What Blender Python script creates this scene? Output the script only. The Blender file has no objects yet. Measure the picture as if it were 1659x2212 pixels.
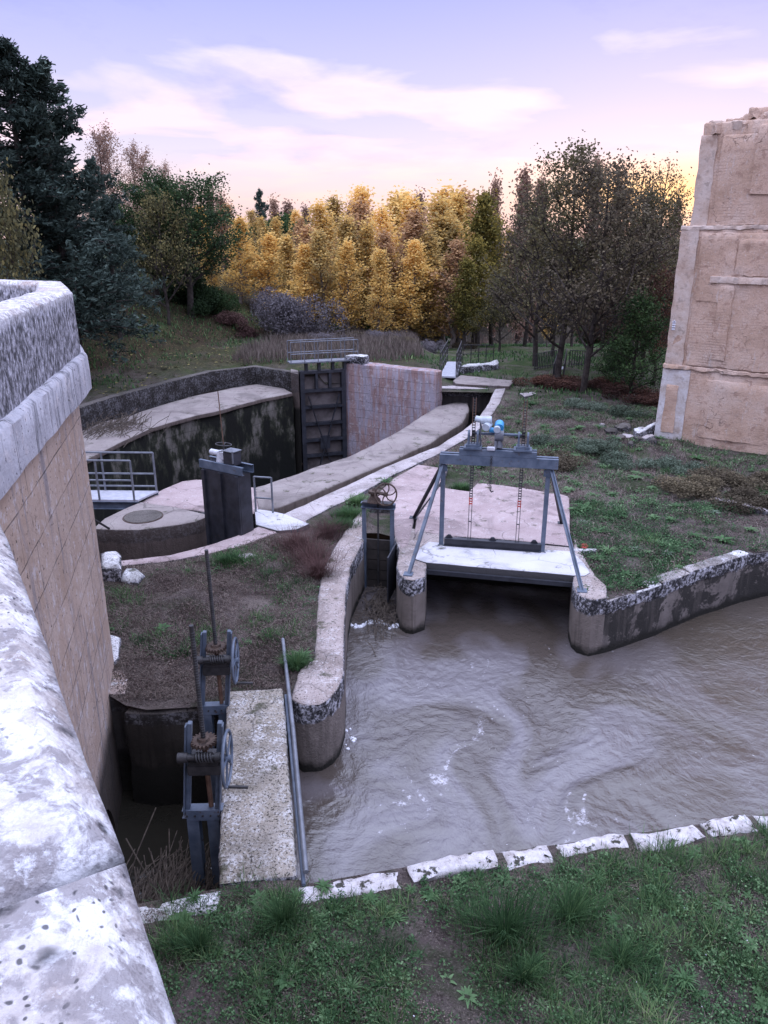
import bpy, bmesh, math, random
import numpy as np
from mathutils import Vector, Matrix, noise as mnoise
from mathutils.geometry import delaunay_2d_cdt, tessellate_polygon
random.seed(7); rng = np.random.default_rng(11)
R = math.radians; PI = math.pi
SC = bpy.context.scene; COL = SC.collection
# ---------------------------------------------------------------- camera numbers / survey helpers
FPX = 1660.0; TH = R(19.85); HC = 7.0; cT, sT = math.cos(TH), math.sin(TH)
def G(px, py, z=0.0):
    v = py-1106; u = px-829.5; k = (HC-z)/(FPX*sT+v*cT)
    return Vector((u*k, (FPX*cT-v*sT)*k, z))
def W(px, py, Y):
    v = py-1106; u = px-829.5; k = Y/(FPX*cT-v*sT)
    return Vector((u*k, Y, HC-k*(FPX*sT+v*cT)))
def GP(pts, z=0.0): return [tuple(G(a, b, z)[:2]) for a, b in pts]
# ---------------------------------------------------------------- objects
def tag(o, label=None, cat=None, group=None, kind=None):
    if label: o['label'] = label
    if cat: o['category'] = cat
    if group: o['group'] = group
    if kind: o['kind'] = kind
    return o
def link(name, me, mat=None, parent=None):
    o = bpy.data.objects.new(name, me); COL.objects.link(o)
    if mat and me is not None and not me.materials: me.materials.append(mat)
    if parent: o.parent = parent
    return o
def thing(name, label, cat, loc=(0, 0, 0), rz=0, group=None):
    o = bpy.data.objects.new(name, None); COL.objects.link(o)
    o.location = loc; o.rotation_euler = (0, 0, rz); o.empty_display_size = .2
    return tag(o, label, cat, group)
def copy_tree(o, parent=None):
    c = o.copy(); COL.objects.link(c); c.parent = parent
    for ch in list(o.children): copy_tree(ch, c)
    return c
class MB:
    def __init__(s): s.v = []; s.f = []
    def add(s, vs, fs):
        b = len(s.v); s.v += [tuple(p) for p in vs]; s.f += [tuple(i+b for i in f) for f in fs]
    def box(s, c, size, rot=None):
        c = Vector(c); hx, hy, hz = [k/2 for k in size]
        vs = [Vector((x, y, z)) for x in (-hx, hx) for y in (-hy, hy) for z in (-hz, hz)]
        if rot is not None: vs = [rot @ p for p in vs]
        s.add([p+c for p in vs], [(0,1,3,2),(4,6,7,5),(0,4,5,1),(2,3,7,6),(0,2,6,4),(1,5,7,3)]); return s
    def beam(s, p, q, w, h, up=(0, 0, 1)):
        p, q = Vector(p), Vector(q); d = (q-p); L = d.length; d = d/L
        up = Vector(up)
        if abs(d.dot(up)) > .99: up = Vector((0, 1, 0))
        x = d.cross(up).normalized(); z = x.cross(d)
        m = Matrix((x, d, z)).transposed()
        return s.box((p+q)/2, (w, L, h), m)
    def channel(s, p, q, w, h, t=.012, up=(0, 0, 1), side=1):   # C section
        p, q = Vector(p), Vector(q); d = (q-p).normalized(); up = Vector(up)
        if abs(d.dot(up)) > .99: up = Vector((0, 1, 0))
        x = d.cross(up).normalized(); z = x.cross(d)
        s.beam(p+x*(side*(w/2-t/2)), q+x*(side*(w/2-t/2)), t, h, up)
        for k in (1, -1): s.beam(p+z*(k*(h/2-t/2))-x*side*t/2, q+z*(k*(h/2-t/2))-x*side*t/2, w-t, t, up)
        return s
    def tube(s, pts, r, n=10, cap=True):
        pts = [Vector(p) for p in pts]; N = len(pts); rr = r if isinstance(r, (list, tuple)) else [r]*N
        b = len(s.v); ref = None
        for i, p in enumerate(pts):
            d = (pts[min(i+1, N-1)]-pts[max(i-1, 0)]).normalized()
            if ref is None: ref = Vector((0, 0, 1)) if abs(d.z) < .9 else Vector((1, 0, 0))
            x = d.cross(ref).normalized(); y = x.cross(d); ref = y
            for k in range(n):
                a = 2*PI*k/n; s.v.append(tuple(p+(x*math.cos(a)+y*math.sin(a))*rr[i]))
        for i in range(N-1):
            for k in range(n):
                a = b+i*n+k; c = b+i*n+(k+1) % n; s.f.append((a, c, c+n, a+n))
        if cap:
            s.f.append(tuple(b+k for k in range(n))[::-1]); s.f.append(tuple(b+(N-1)*n+k for k in range(n)))
        return s
    def torus(s, c, axis, Rr, r, n=32, m=8, flat=1.0):
        c = Vector(c); a = Vector(axis).normalized(); x = a.orthogonal().normalized(); y = a.cross(x); b = len(s.v)
        for i in range(n):
            t = 2*PI*i/n; d = x*math.cos(t)+y*math.sin(t)
            for k in range(m):
                q = 2*PI*k/m; s.v.append(tuple(c+d*(Rr+r*math.cos(q))+a*(r*math.sin(q)*flat)))
        for i in range(n):
            for k in range(m):
                s.f.append((b+i*m+k, b+i*m+(k+1) % m, b+((i+1) % n)*m+(k+1) % m, b+((i+1) % n)*m+k))
        return s
    def gear(s, c, axis, r, t, teeth, depth):
        c = Vector(c); a = Vector(axis).normalized(); x = a.orthogonal().normalized(); y = a.cross(x)
        ring = []
        for i in range(teeth*4):
            ph = 2*PI*i/(teeth*4); rr = r if (i % 4) in (0, 1) else r-depth
            ring.append((x*math.cos(ph)+y*math.sin(ph))*rr)
        n = len(ring)
        s.add([c+p+a*t/2 for p in ring]+[c+p-a*t/2 for p in ring],
              [tuple(range(n)), tuple(range(2*n-1, n-1, -1))]+[(i, i+n, (i+1) % n+n, (i+1) % n) for i in range(n)])
        return s
    def build(s, name, mat=None, parent=None, smooth=False, bevel=0):
        me = bpy.data.meshes.new(name); me.from_pydata(s.v, [], s.f)
        bm = bmesh.new(); bm.from_mesh(me)
        bmesh.ops.recalc_face_normals(bm, faces=bm.faces)
        if bevel:
            es = [e for e in bm.edges if len(e.link_faces) == 2 and e.calc_face_angle(0) > .6]
            bmesh.ops.bevel(bm, geom=es, offset=bevel, segments=2, affect='EDGES', clamp_overlap=True)
        bm.to_mesh(me); bm.free()
        if smooth:
            me.shade_smooth(); me.set_sharp_from_angle(angle=R(42))
        return link(name, me, mat, parent)
def poly_area(p): return .5*sum(p[i][0]*p[(i+1) % len(p)][1]-p[(i+1) % len(p)][0]*p[i][1] for i in range(len(p)))
def resample(poly, step):
    out = []
    for i in range(len(poly)):
        a = Vector(poly[i]); b = Vector(poly[(i+1) % len(poly)]); n = max(1, int((b-a).length/step))
        out += [tuple(a.lerp(b, k/n)) for k in range(n)]
    return out
def in_poly(x, y, poly):
    x = np.asarray(x); y = np.asarray(y); ins = np.zeros(x.shape, bool)
    for i in range(len(poly)):
        x1, y1 = poly[i]; x2, y2 = poly[(i+1) % len(poly)]
        if y1 == y2: continue
        c = ((y1 > y) != (y2 > y)) & (x < (x2-x1)*(y-y1)/(y2-y1)+x1); ins ^= c
    return ins
def dist_poly(x, y, poly):
    d = np.full(np.shape(x), 1e9)
    for i in range(len(poly)):
        x1, y1 = poly[i]; x2, y2 = poly[(i+1) % len(poly)]
        dx, dy = x2-x1, y2-y1; L = dx*dx+dy*dy+1e-9
        t = np.clip(((x-x1)*dx+(y-y1)*dy)/L, 0, 1); d = np.minimum(d, np.hypot(x-x1-t*dx, y-y1-t*dy))
    return d
def smooth_poly(p, it=1):
    for _ in range(it):
        q = []
        for i in range(len(p)):
            a, b = p[i], p[(i+1) % len(p)]
            q += [(a[0]*.75+b[0]*.25, a[1]*.75+b[1]*.25), (a[0]*.25+b[0]*.75, a[1]*.25+b[1]*.75)]
        p = q
    return p
def fbm(p, sc, octv=3):
    return mnoise.fractal(Vector(p)*sc, 1.0, 2.0, octv, noise_basis='PERLIN_ORIGINAL')
def rprism(name, poly, z0, z1, mat, parent=None, step=.3, amp=.015, bev=.03, nsc=1.3, topz=None, chip=.0, vstep=None, bottom=False):
    """rough extruded block: side rows, chamfer ring and a triangulated top, all shaken by one noise field; UV in metres"""
    if poly_area(poly) < 0: poly = poly[::-1]
    ring = resample(poly, step); n = len(ring); vstep = vstep or step*1.3
    nor = []
    for i in range(n):
        a = Vector(ring[i-1]); b = Vector(ring[i]); c = Vector(ring[(i+1) % n])
        d1 = (b-a).normalized(); d2 = (c-b).normalized()
        m = (Vector((d1.y, -d1.x))+Vector((d2.y, -d2.x)))
        if m.length < 1e-4: m = Vector((d1.y, -d1.x))
        m.normalize(); k = max(.45, m.dot(Vector((d1.y, -d1.x)))); nor.append(m/k)
    rows = max(1, min(14, int((z1-z0)/vstep)))
    V = []; UVv = []
    per = [0]
    for i in range(n): per.append(per[-1]+(Vector(ring[(i+1) % n])-Vector(ring[i])).length)
    zs = [z0+(z1-bev-z0)*k/rows for k in range(rows+1)]
    for z in zs:
        for i in range(n): V.append((ring[i][0], ring[i][1], z))
    inner = []
    for i in range(n):
        c = bev*(1+ (chip*max(0, fbm((ring[i][0], ring[i][1], 0), 2.3))*6 if chip else 0))
        q = (ring[i][0]-nor[i].x*c, ring[i][1]-nor[i].y*c); inner.append(q); V.append((q[0], q[1], z1))
    F = []; FU = []
    for k in range(rows+1):
        for i in range(n):
            j = (i+1) % n; a = k*n+i; b = k*n+j
            F.append((a, b, b+n, a+n))
            zl = zs[k] ; zh = zs[k+1] if k < rows else z1
            FU.append([(per[i], zl), (per[i+1], zl), (per[i+1], zh), (per[i], zh)])
    pts = [Vector(p) for p in inner]; ed = [(i, (i+1) % n) for i in range(n)]
    xs = [p[0] for p in inner]; ys = [p[1] for p in inner]
    gs = max(step*1.2, .12)
    gx, gy = np.meshgrid(np.arange(min(xs), max(xs), gs), np.arange(min(ys), max(ys), gs)); gx = gx.ravel(); gy = gy.ravel()
    if len(gx):
        ok = in_poly(gx, gy, inner) & (dist_poly(gx, gy, inner) > gs*.4)
        pts += [Vector((a, b)) for a, b in zip(gx[ok], gy[ok])]
    r = delaunay_2d_cdt(pts, ed, [], 1, 1e-6)
    base = (rows+1)*n; mp = {}
    for i, (co, orig) in enumerate(zip(r[0], r[3])):
        o = orig[0] if orig else None
        if o is not None and o < n: mp[i] = base+o
        else: mp[i] = len(V); V.append((co.x, co.y, z1))
    for f in r[2]:
        F.append(tuple(mp[i] for i in f)); FU.append([(r[0][i].x, r[0][i].y) for i in f])
    if bottom: F.append(tuple(range(n))[::-1]); FU.append([(p[0], p[1]) for p in ring][::-1])
    out = []
    for p in V:
        nz = mnoise.noise_vector(Vector(p)*nsc)+.5*mnoise.noise_vector(Vector(p)*nsc*3.1)
        z = p[2]
        if topz and z > z1-bev*1.5: z += topz(p[0], p[1])
        out.append((p[0]+nz.x*amp, p[1]+nz.y*amp, z+nz.z*amp))
    me = bpy.data.meshes.new(name); me.from_pydata(out, [], F); me.update()
    uv = me.uv_layers.new(name='UVMap'); k = 0
    flat = [c for f in FU for p in f for c in p]
    if len(flat) == len(me.loops)*2: uv.data.foreach_set('uv', flat)
    me.shade_smooth(); me.set_sharp_from_angle(angle=R(50))
    return link(name, me, mat, parent)
def strip(line, w, side=1):
    """closed polygon of width w to one side of a polyline"""
    P = [Vector(p) for p in line]; off = []
    for i in range(len(P)):
        d = (P[min(i+1, len(P)-1)]-P[max(i-1, 0)]).normalized(); off.append(P[i]+Vector((-d.y, d.x))*w*side)
    return [tuple(p) for p in P]+[tuple(p) for p in off[::-1]]
# ---------------------------------------------------------------- node materials
class M:
    def __init__(s, name, rough=.85, spec=.3):
        s.m = bpy.data.materials.new(name); s.m.use_nodes = True; s.t = s.m.node_tree; s.n = s.t.nodes
        s.b = s.n['Principled BSDF']; s.b.inputs['Roughness'].default_value = rough
        s.b.inputs['Specular IOR Level'].default_value = spec
        s.geo = s.n.new('ShaderNodeNewGeometry'); s.pos = s.geo.outputs['Position']
    def l(s, a, b): s.t.links.new(a, b)
    def put(s, sock, v):
        if hasattr(v, 'links') or isinstance(v, bpy.types.NodeSocket): s.l(v, sock)
        elif isinstance(v, (tuple, list)) and len(v) == 3 and sock.type == 'RGBA': sock.default_value = (*v, 1)
        elif sock.type == 'RGBA' and not isinstance(v, (tuple, list)): sock.default_value = (v, v, v, 1)
        else: sock.default_value = v
    def scale(s, vec, sc):
        n = s.n.new('ShaderNodeMapping'); n.inputs['Scale'].default_value = sc; s.l(vec, n.inputs[0]); return n.outputs[0]
    def noise(s, sc, det=4, rg=.55, vec=None, dist=0):
        n = s.n.new('ShaderNodeTexNoise'); n.inputs['Scale'].default_value = sc; n.inputs['Detail'].default_value = det
        n.inputs['Roughness'].default_value = rg; n.inputs['Distortion'].default_value = dist
        s.l(vec or s.pos, n.inputs['Vector']); return n.outputs['Fac']
    def vor(s, sc, vec=None, feat='F1', out='Distance', rnd=1):
        n = s.n.new('ShaderNodeTexVoronoi'); n.feature = feat; n.inputs['Scale'].default_value = sc
        n.inputs['Randomness'].default_value = rnd; s.l(vec or s.pos, n.inputs['Vector']); return n.outputs[out]
    def ramp(s, v, stops, const=False):
        n = s.n.new('ShaderNodeValToRGB'); e = n.color_ramp.elements
        if const: n.color_ramp.interpolation = 'CONSTANT'
        while len(e) < len(stops): e.new(.5)
        for i, (p, c) in enumerate(stops):
            e[i].position = p; e[i].color = (c, c, c, 1) if isinstance(c, (int, float)) else (*c, 1)
        s.l(v, n.inputs[0]); return n.outputs[0]
    def mix(s, f, a, b, mode='MIX'):
        n = s.n.new('ShaderNodeMix'); n.data_type = 'RGBA'; n.blend_type = mode
        s.put(n.inputs['Factor'], f); s.put(n.inputs[6], a); s.put(n.inputs[7], b); return n.outputs[2]
    def math(s, op, a, b=0.0, clamp=False):
        n = s.n.new('ShaderNodeMath'); n.operation = op; n.use_clamp = clamp
        s.put(n.inputs[0], a); s.put(n.inputs[1], b); return n.outputs[0]
    def sep(s, v=None):
        n = s.n.new('ShaderNodeSeparateXYZ'); s.l(v or s.pos, n.inputs[0]); return n.outputs
    def up(s): return s.sep(s.geo.outputs['Normal'])[2]
    def uv(s):
        n = s.n.new('ShaderNodeTexCoord'); return n.outputs['UV']
    def bump(s, h, st=.5, d=.02, prev=None):
        n = s.n.new('ShaderNodeBump'); n.inputs['Strength'].default_value = st; n.inputs['Distance'].default_value = d
        s.put(n.inputs['Height'], h)
        if prev: s.l(prev, n.inputs['Normal'])
        s.l(n.outputs[0], s.b.inputs['Normal']); return n.outputs[0]
    def col(s, c): s.put(s.b.inputs['Base Color'], c); s.base = c; return s
def brick(m, vec, bw, bh, mortar=.012, off=.5, sq=1.0):
    n = m.n.new('ShaderNodeTexBrick'); n.inputs['Scale'].default_value = 1; n.inputs['Brick Width'].default_value = bw
    n.inputs['Row Height'].default_value = bh; n.inputs['Mortar Size'].default_value = mortar; n.offset = off
    n.inputs['Mortar Smooth'].default_value = .3; n.inputs['Bias'].default_value = 0
    n.inputs['Color1'].default_value = (0, 0, 0, 1); n.inputs['Color2'].default_value = (1, 1, 1, 1); n.inputs['Mortar'].default_value = (.5, .5, .5, 1)
    m.l(vec, n.inputs['Vector']); return n.outputs['Color'], n.outputs['Fac']
def warp(m, vec, sc, amt):
    n = m.n.new('ShaderNodeTexNoise'); n.inputs['Scale'].default_value = sc; n.inputs['Detail'].default_value = 3; m.l(vec, n.inputs['Vector'])
    a = m.n.new('ShaderNodeVectorMath'); a.operation = 'MULTIPLY_ADD'; m.l(n.outputs['Color'], a.inputs[0])
    a.inputs[1].default_value = (amt,)*3; m.l(vec, a.inputs[2]); return a.outputs[0]
def concrete(name, dark, light, lich=(.62, .6, .62), lt=.56, grime=(.05, .045, .04), gt=.62, wall=None, crust_on=1.0, stains=False):
    """pitted, lichen-flecked concrete top; `wall` = colour of the vertical faces with stain band below z=-0.3"""
    m = M(name, .93, .15)
    c = m.ramp(m.noise(1.1, 6, .6), [(.3, dark), (.7, light)])
    c = m.mix(m.ramp(m.noise(.45, 5, .65, dist=1), [(.5, 0), (.62, .55)]), c, tuple(k*.45 for k in dark))
    fleck = m.ramp(m.math('ADD', m.math('MULTIPLY', m.noise(21, 8, .78), .7), m.math('MULTIPLY', m.noise(4.5, 4, .6), .3)), [(lt-.03, 0), (lt+.03, 1)])
    fleck2 = m.ramp(m.noise(1.7, 5, .65), [(.38, .1), (.6, 1)])
    c = m.mix(m.math('MULTIPLY', fleck, fleck2), c, lich)
    pit = m.ramp(m.noise(34, 4, .6), [(gt-.02, 0), (gt+.02, .9)])
    c = m.mix(pit, c, grime)
    crk = m.math('MULTIPLY', m.ramp(m.vor(.75, warp(m, m.pos, 1.1, .5), 'DISTANCE_TO_EDGE'), [(.003, .5), (.01, 0)]), m.ramp(m.noise(.8, 4), [(.42, 0), (.55, 1)]))
    c = m.mix(crk, c, (.05, .045, .04))
    moss = m.ramp(m.noise(1.9, 7, .72), [(.58, 0), (.66, .85)])
    c = m.mix(moss, c, (.06, .06, .035))
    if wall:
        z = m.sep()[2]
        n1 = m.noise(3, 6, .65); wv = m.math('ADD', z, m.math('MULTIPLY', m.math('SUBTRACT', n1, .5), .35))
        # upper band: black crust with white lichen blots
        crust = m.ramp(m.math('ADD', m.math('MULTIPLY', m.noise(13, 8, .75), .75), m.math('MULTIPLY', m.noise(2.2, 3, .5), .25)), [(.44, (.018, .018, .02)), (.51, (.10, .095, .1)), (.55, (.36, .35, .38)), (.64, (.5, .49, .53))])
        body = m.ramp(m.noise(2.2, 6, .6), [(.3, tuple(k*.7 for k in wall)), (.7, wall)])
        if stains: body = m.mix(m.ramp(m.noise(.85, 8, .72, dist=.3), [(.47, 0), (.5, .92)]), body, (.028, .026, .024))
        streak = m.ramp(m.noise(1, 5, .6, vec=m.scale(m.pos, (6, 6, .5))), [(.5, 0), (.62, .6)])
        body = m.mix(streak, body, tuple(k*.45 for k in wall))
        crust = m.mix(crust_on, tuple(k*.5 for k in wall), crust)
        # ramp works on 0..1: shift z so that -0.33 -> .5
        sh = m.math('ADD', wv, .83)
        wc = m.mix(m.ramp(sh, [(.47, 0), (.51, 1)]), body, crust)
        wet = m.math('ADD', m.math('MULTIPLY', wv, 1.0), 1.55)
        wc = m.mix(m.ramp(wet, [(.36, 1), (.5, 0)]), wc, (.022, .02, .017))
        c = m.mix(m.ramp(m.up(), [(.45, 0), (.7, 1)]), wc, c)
    m.col(c)
    h = m.math('SUBTRACT', m.math('ADD', m.noise(30, 5, .6), m.math('MULTIPLY', m.noise(6, 4), .8)), m.math('MULTIPLY', pit, .4))
    m.bump(h, .9, .03); return m.m
def simple(name, c1, c2, sc=6, rough=.6, spec=.4, bump=.2, metal=0, rust=None, rt=.6):
    m = M(name, rough, spec); c = m.ramp(m.noise(sc, 5, .6), [(.35, c1), (.65, c2)])
    if rust: c = m.mix(m.ramp(m.noise(sc*2.2, 6, .7), [(rt, 0), (rt+.08, .9)]), c, rust)
    m.col(c); m.b.inputs['Metallic'].default_value = metal; m.bump(m.noise(sc*6, 4), bump, .006); return m.m
MAT = {}
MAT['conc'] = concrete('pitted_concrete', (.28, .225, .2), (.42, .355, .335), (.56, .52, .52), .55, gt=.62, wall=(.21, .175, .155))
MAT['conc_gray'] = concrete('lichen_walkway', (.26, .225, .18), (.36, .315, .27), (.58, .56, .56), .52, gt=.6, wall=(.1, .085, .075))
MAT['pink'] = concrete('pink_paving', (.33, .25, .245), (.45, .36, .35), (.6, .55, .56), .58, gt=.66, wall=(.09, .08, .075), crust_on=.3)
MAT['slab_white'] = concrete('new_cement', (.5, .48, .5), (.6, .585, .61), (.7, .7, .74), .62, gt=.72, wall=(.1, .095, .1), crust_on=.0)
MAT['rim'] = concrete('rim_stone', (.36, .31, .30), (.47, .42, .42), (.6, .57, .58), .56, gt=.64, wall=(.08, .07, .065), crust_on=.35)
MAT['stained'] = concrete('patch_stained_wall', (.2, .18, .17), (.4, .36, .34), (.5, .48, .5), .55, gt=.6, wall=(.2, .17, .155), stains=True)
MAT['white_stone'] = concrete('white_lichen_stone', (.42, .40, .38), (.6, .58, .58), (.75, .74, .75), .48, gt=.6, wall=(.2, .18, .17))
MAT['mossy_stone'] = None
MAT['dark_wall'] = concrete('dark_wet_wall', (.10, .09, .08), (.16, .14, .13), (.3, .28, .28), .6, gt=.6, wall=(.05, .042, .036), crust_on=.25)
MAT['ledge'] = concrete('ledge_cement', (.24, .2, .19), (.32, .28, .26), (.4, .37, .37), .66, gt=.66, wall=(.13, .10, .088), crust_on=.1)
MAT['steel'] = simple('blue_grey_painted_steel', (.06, .08, .115), (.12, .145, .19), 4, .5, .4, .4, 0, (.075, .045, .035), .6)
MAT['dark_steel'] = simple('dark_sheet_steel', (.012, .013, .018), (.03, .032, .042), 4, .5, .5, .25, 0, (.045, .035, .035), .6)
MAT['rust'] = simple('rusty_iron', (.045, .028, .022), (.1, .07, .055), 9, .8, .3, .5, 0, (.02, .017, .017), .55)
MAT['plating'] = simple('mud_stained_plating', (.07, .058, .055), (.17, .145, .14), 1.6, .8, .3, .4)
MAT['rust_rod'] = simple('brown_rusty_stem', (.09, .05, .035), (.17, .1, .07), 9, .8, .3, .4)
MAT['iron'] = simple('worn_dark_iron', (.02, .02, .022), (.05, .047, .05), 8, .55, .5, .4, .2)
MAT['galv'] = simple('galvanised_grey_steel', (.12, .13, .15), (.2, .21, .24), 5, .45, .5, .2, .3, (.08, .06, .05), .68)
MAT['deck'] = simple('pale_grating_deck', (.34, .34, .38), (.45, .45, .5), 7, .6, .4, .2)
MAT['motor_grey'] = simple('pale_grey_motor_paint', (.38, .42, .46), (.48, .52, .57), 6, .4, .5, .1)
MAT['motor_blue'] = simple('blue_gearbox_paint', (.02, .2, .42), (.03, .27, .52), 6, .4, .5, .1)
MAT['red'] = simple('red_paint_mark', (.32, .03, .025), (.48, .06, .045), 8, .6, .3, .1)
MAT['white_paint'] = simple('white_actuator_paint', (.42, .42, .46), (.58, .58, .63), 8, .4, .5, .1)
MAT['wood_dark'] = simple('dark_wet_planks', (.02, .017, .015), (.045, .037, .033), 3, .7, .3, .5)
MAT['bark'] = simple('grey_brown_bark', (.03, .025, .022), (.075, .062, .055), 5, .95, .1, .8)
MAT['bark_pale'] = simple('pale_poplar_bark', (.12, .1, .085), (.22, .19, .165), 5, .95, .1, .8)
MAT['twig'] = simple('dry_twigs', (.05, .04, .035), (.13, .105, .085), 12, .95, .1, .2)
def mat_mossy():
    m = M('mossy_white_coping', .95, .1)
    c = m.ramp(m.noise(6, 9, .7), [(.36, (.34, .30, .29)), (.48, (.52, .48, .48)), (.62, (.64, .61, .63))])
    c = m.mix(m.ramp(m.noise(34, 5, .7), [(.6, 0), (.65, .7)]), c, (.2, .17, .16))
    c = m.mix(m.ramp(m.noise(5.5, 7, .68), [(.56, 0), (.6, .95)]), c, (.035, .034, .022))
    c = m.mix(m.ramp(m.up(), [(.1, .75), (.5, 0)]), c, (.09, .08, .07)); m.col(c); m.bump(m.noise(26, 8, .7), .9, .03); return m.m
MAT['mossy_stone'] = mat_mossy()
def mat_parapet():
    m = M('white_lichen_parapet', .95, .1)
    w = warp(m, warp(m, m.pos, 3, .12), 14, .06)
    base = m.ramp(m.noise(5.5, 10, .7), [(.34, (.36, .31, .29)), (.47, (.54, .50, .49)), (.58, (.7, .69, .71))])
    grey = m.ramp(m.noise(13, 8, .68, vec=w), [(.47, 0), (.56, .85)])
    c = m.mix(grey, base, (.26, .235, .24))
    rose = m.ramp(m.noise(1.7, 3, .5), [(.58, 0), (.66, .45)]); c = m.mix(rose, c, (.42, .29, .22))
    wht = m.ramp(m.noise(24, 9, .75), [(.54, 0), (.62, .8)]); c = m.mix(wht, c, (.76, .76, .8))
    v = m.vor(14, w); vr = m.vor(14, w, out='Color')
    sel = m.ramp(m.sep(vr)[0], [(.66, 0), (.69, 1)]); dots = m.math('MULTIPLY', m.ramp(m.math('ADD', v, m.math('MULTIPLY', m.sep(vr)[1], .16)), [(.22, 1), (.36, 0)]), sel)
    dots = m.math('MULTIPLY', dots, m.ramp(m.noise(60, 3), [(.35, .5), (.6, 1)]))
    c = m.mix(dots, c, (.035, .035, .04))
    v2 = m.vor(55, w); s2 = m.ramp(m.noise(5, 4), [(.44, 0), (.56, 1)])
    c = m.mix(m.math('MULTIPLY', m.ramp(v2, [(.16, .85), (.26, 0)]), s2), c, (.05, .05, .055))
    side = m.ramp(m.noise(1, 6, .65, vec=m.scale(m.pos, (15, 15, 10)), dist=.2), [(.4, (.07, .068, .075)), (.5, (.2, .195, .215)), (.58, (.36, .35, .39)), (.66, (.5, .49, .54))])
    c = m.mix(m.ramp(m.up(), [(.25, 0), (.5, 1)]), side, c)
    m.col(c); h = m.math('SUBTRACT', m.math('ADD', m.noise(28, 8, .65), m.math('MULTIPLY', m.noise(7, 5), 1.2)), m.math('MULTIPLY', dots, .5))
    m.bump(h, .9, .02); return m.m
def mat_ashlar(name, c1, c2, bw, bh, mort=.012, stain=(.2, .18, .19), wl=.5, vein=True):
    m = M(name, .93, .12); uv = m.uv(); uvw = warp(m, uv, 1.5, .03)
    bc, bf = brick(m, uvw, bw, bh, mort)
    c = m.ramp(m.noise(1.3, 6, .62), [(.3, c1), (.7, c2)])
    c = m.mix(m.math('MULTIPLY', bc, .2), c, tuple(k*.62 for k in c1))
    st = m.ramp(m.noise(1, 6, .65, vec=m.scale(m.pos, (4.5, 4.5, .55))), [(wl, 0), (wl+.14, .8)])
    c = m.mix(st, c, stain)
    st2 = m.ramp(m.noise(5, 7, .7), [(.55, 0), (.63, .6)]); c = m.mix(st2, c, (.5, .46, .47))
    mk = m.ramp(m.noise(2.4, 4, .6), [(.4, .15), (.62, .9)])
    c = m.mix(m.math('MULTIPLY', bf, mk), c, (.07, .06, .055))
    pit = m.ramp(m.noise(16, 5, .65), [(.63, 0), (.67, .85)]); c = m.mix(pit, c, (.06, .05, .045))
    c = m.mix(m.ramp(m.math('ADD', m.math('ADD', m.math('MULTIPLY', m.sep()[2], .6), m.math('MULTIPLY', m.noise(1.4, 5), .4)), .25), [(.12, .9), (.42, 0)]) if name.startswith('sandstone') else 0.0, c, (.035, .03, .028))  # pit darkness painted into the lower bridge wall, deepening with depth
    m.col(c); h = m.math('SUBTRACT', m.noise(14, 7, .65), m.math('ADD', m.math('MULTIPLY', bf, .8), pit)); m.bump(h, .8, .025); return m.m
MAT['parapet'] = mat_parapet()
MAT['ashlar'] = mat_ashlar('sandstone_ashlar', (.36, .26, .2), (.46, .365, .31), 1.2, .55, .009, wl=.53)
MAT['course'] = mat_ashlar('grey_string_course', (.34, .33, .36), (.5, .49, .53), .8, 3, .012, (.09, .09, .1), .5)
MAT['footblock'] = concrete('orange_topped_block', (.3, .21, .165), (.44, .36, .32), (.6, .57, .57), .53, gt=.6, wall=(.085, .075, .07), crust_on=.15)
MAT['pinkwall'] = mat_ashlar('pink_streaked_ashlar', (.25, .155, .145), (.40, .27, .25), .8, .42, .008, (.33, .31, .36), .44)
MAT['block'] = mat_ashlar('orange_lichen_block', (.36, .27, .22), (.5, .42, .38), 3, .52, .012, (.12, .11, .11), .5)
def mat_chamber():
    m = M('algae_black_lock_wall', .85, .25); z = m.sep()[2]
    n = m.noise(1, 7, .68, vec=m.scale(m.pos, (1.1, 1.1, .55)))
    c = m.ramp(n, [(.47, (.010, .010, .008)), (.53, (.03, .032, .02)), (.58, (.11, .10, .085)), (.7, (.2, .18, .16))])
    bc, bf = brick(m, m.uv(), .9, .5, .02); c = m.mix(m.math('MULTIPLY', bf, .3), c, (.008, .008, .007))
    low = m.ramp(m.math('ADD', m.math('MULTIPLY', z, .25), m.math('ADD', m.math('MULTIPLY', n, .5), .95)), [(.3, .9), (.7, 0)])
    c = m.mix(low, c, (.006, .007, .006)); m.col(c); m.bump(m.noise(8, 6), .6, .03); return m.m
MAT['chamber'] = mat_chamber()
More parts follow.
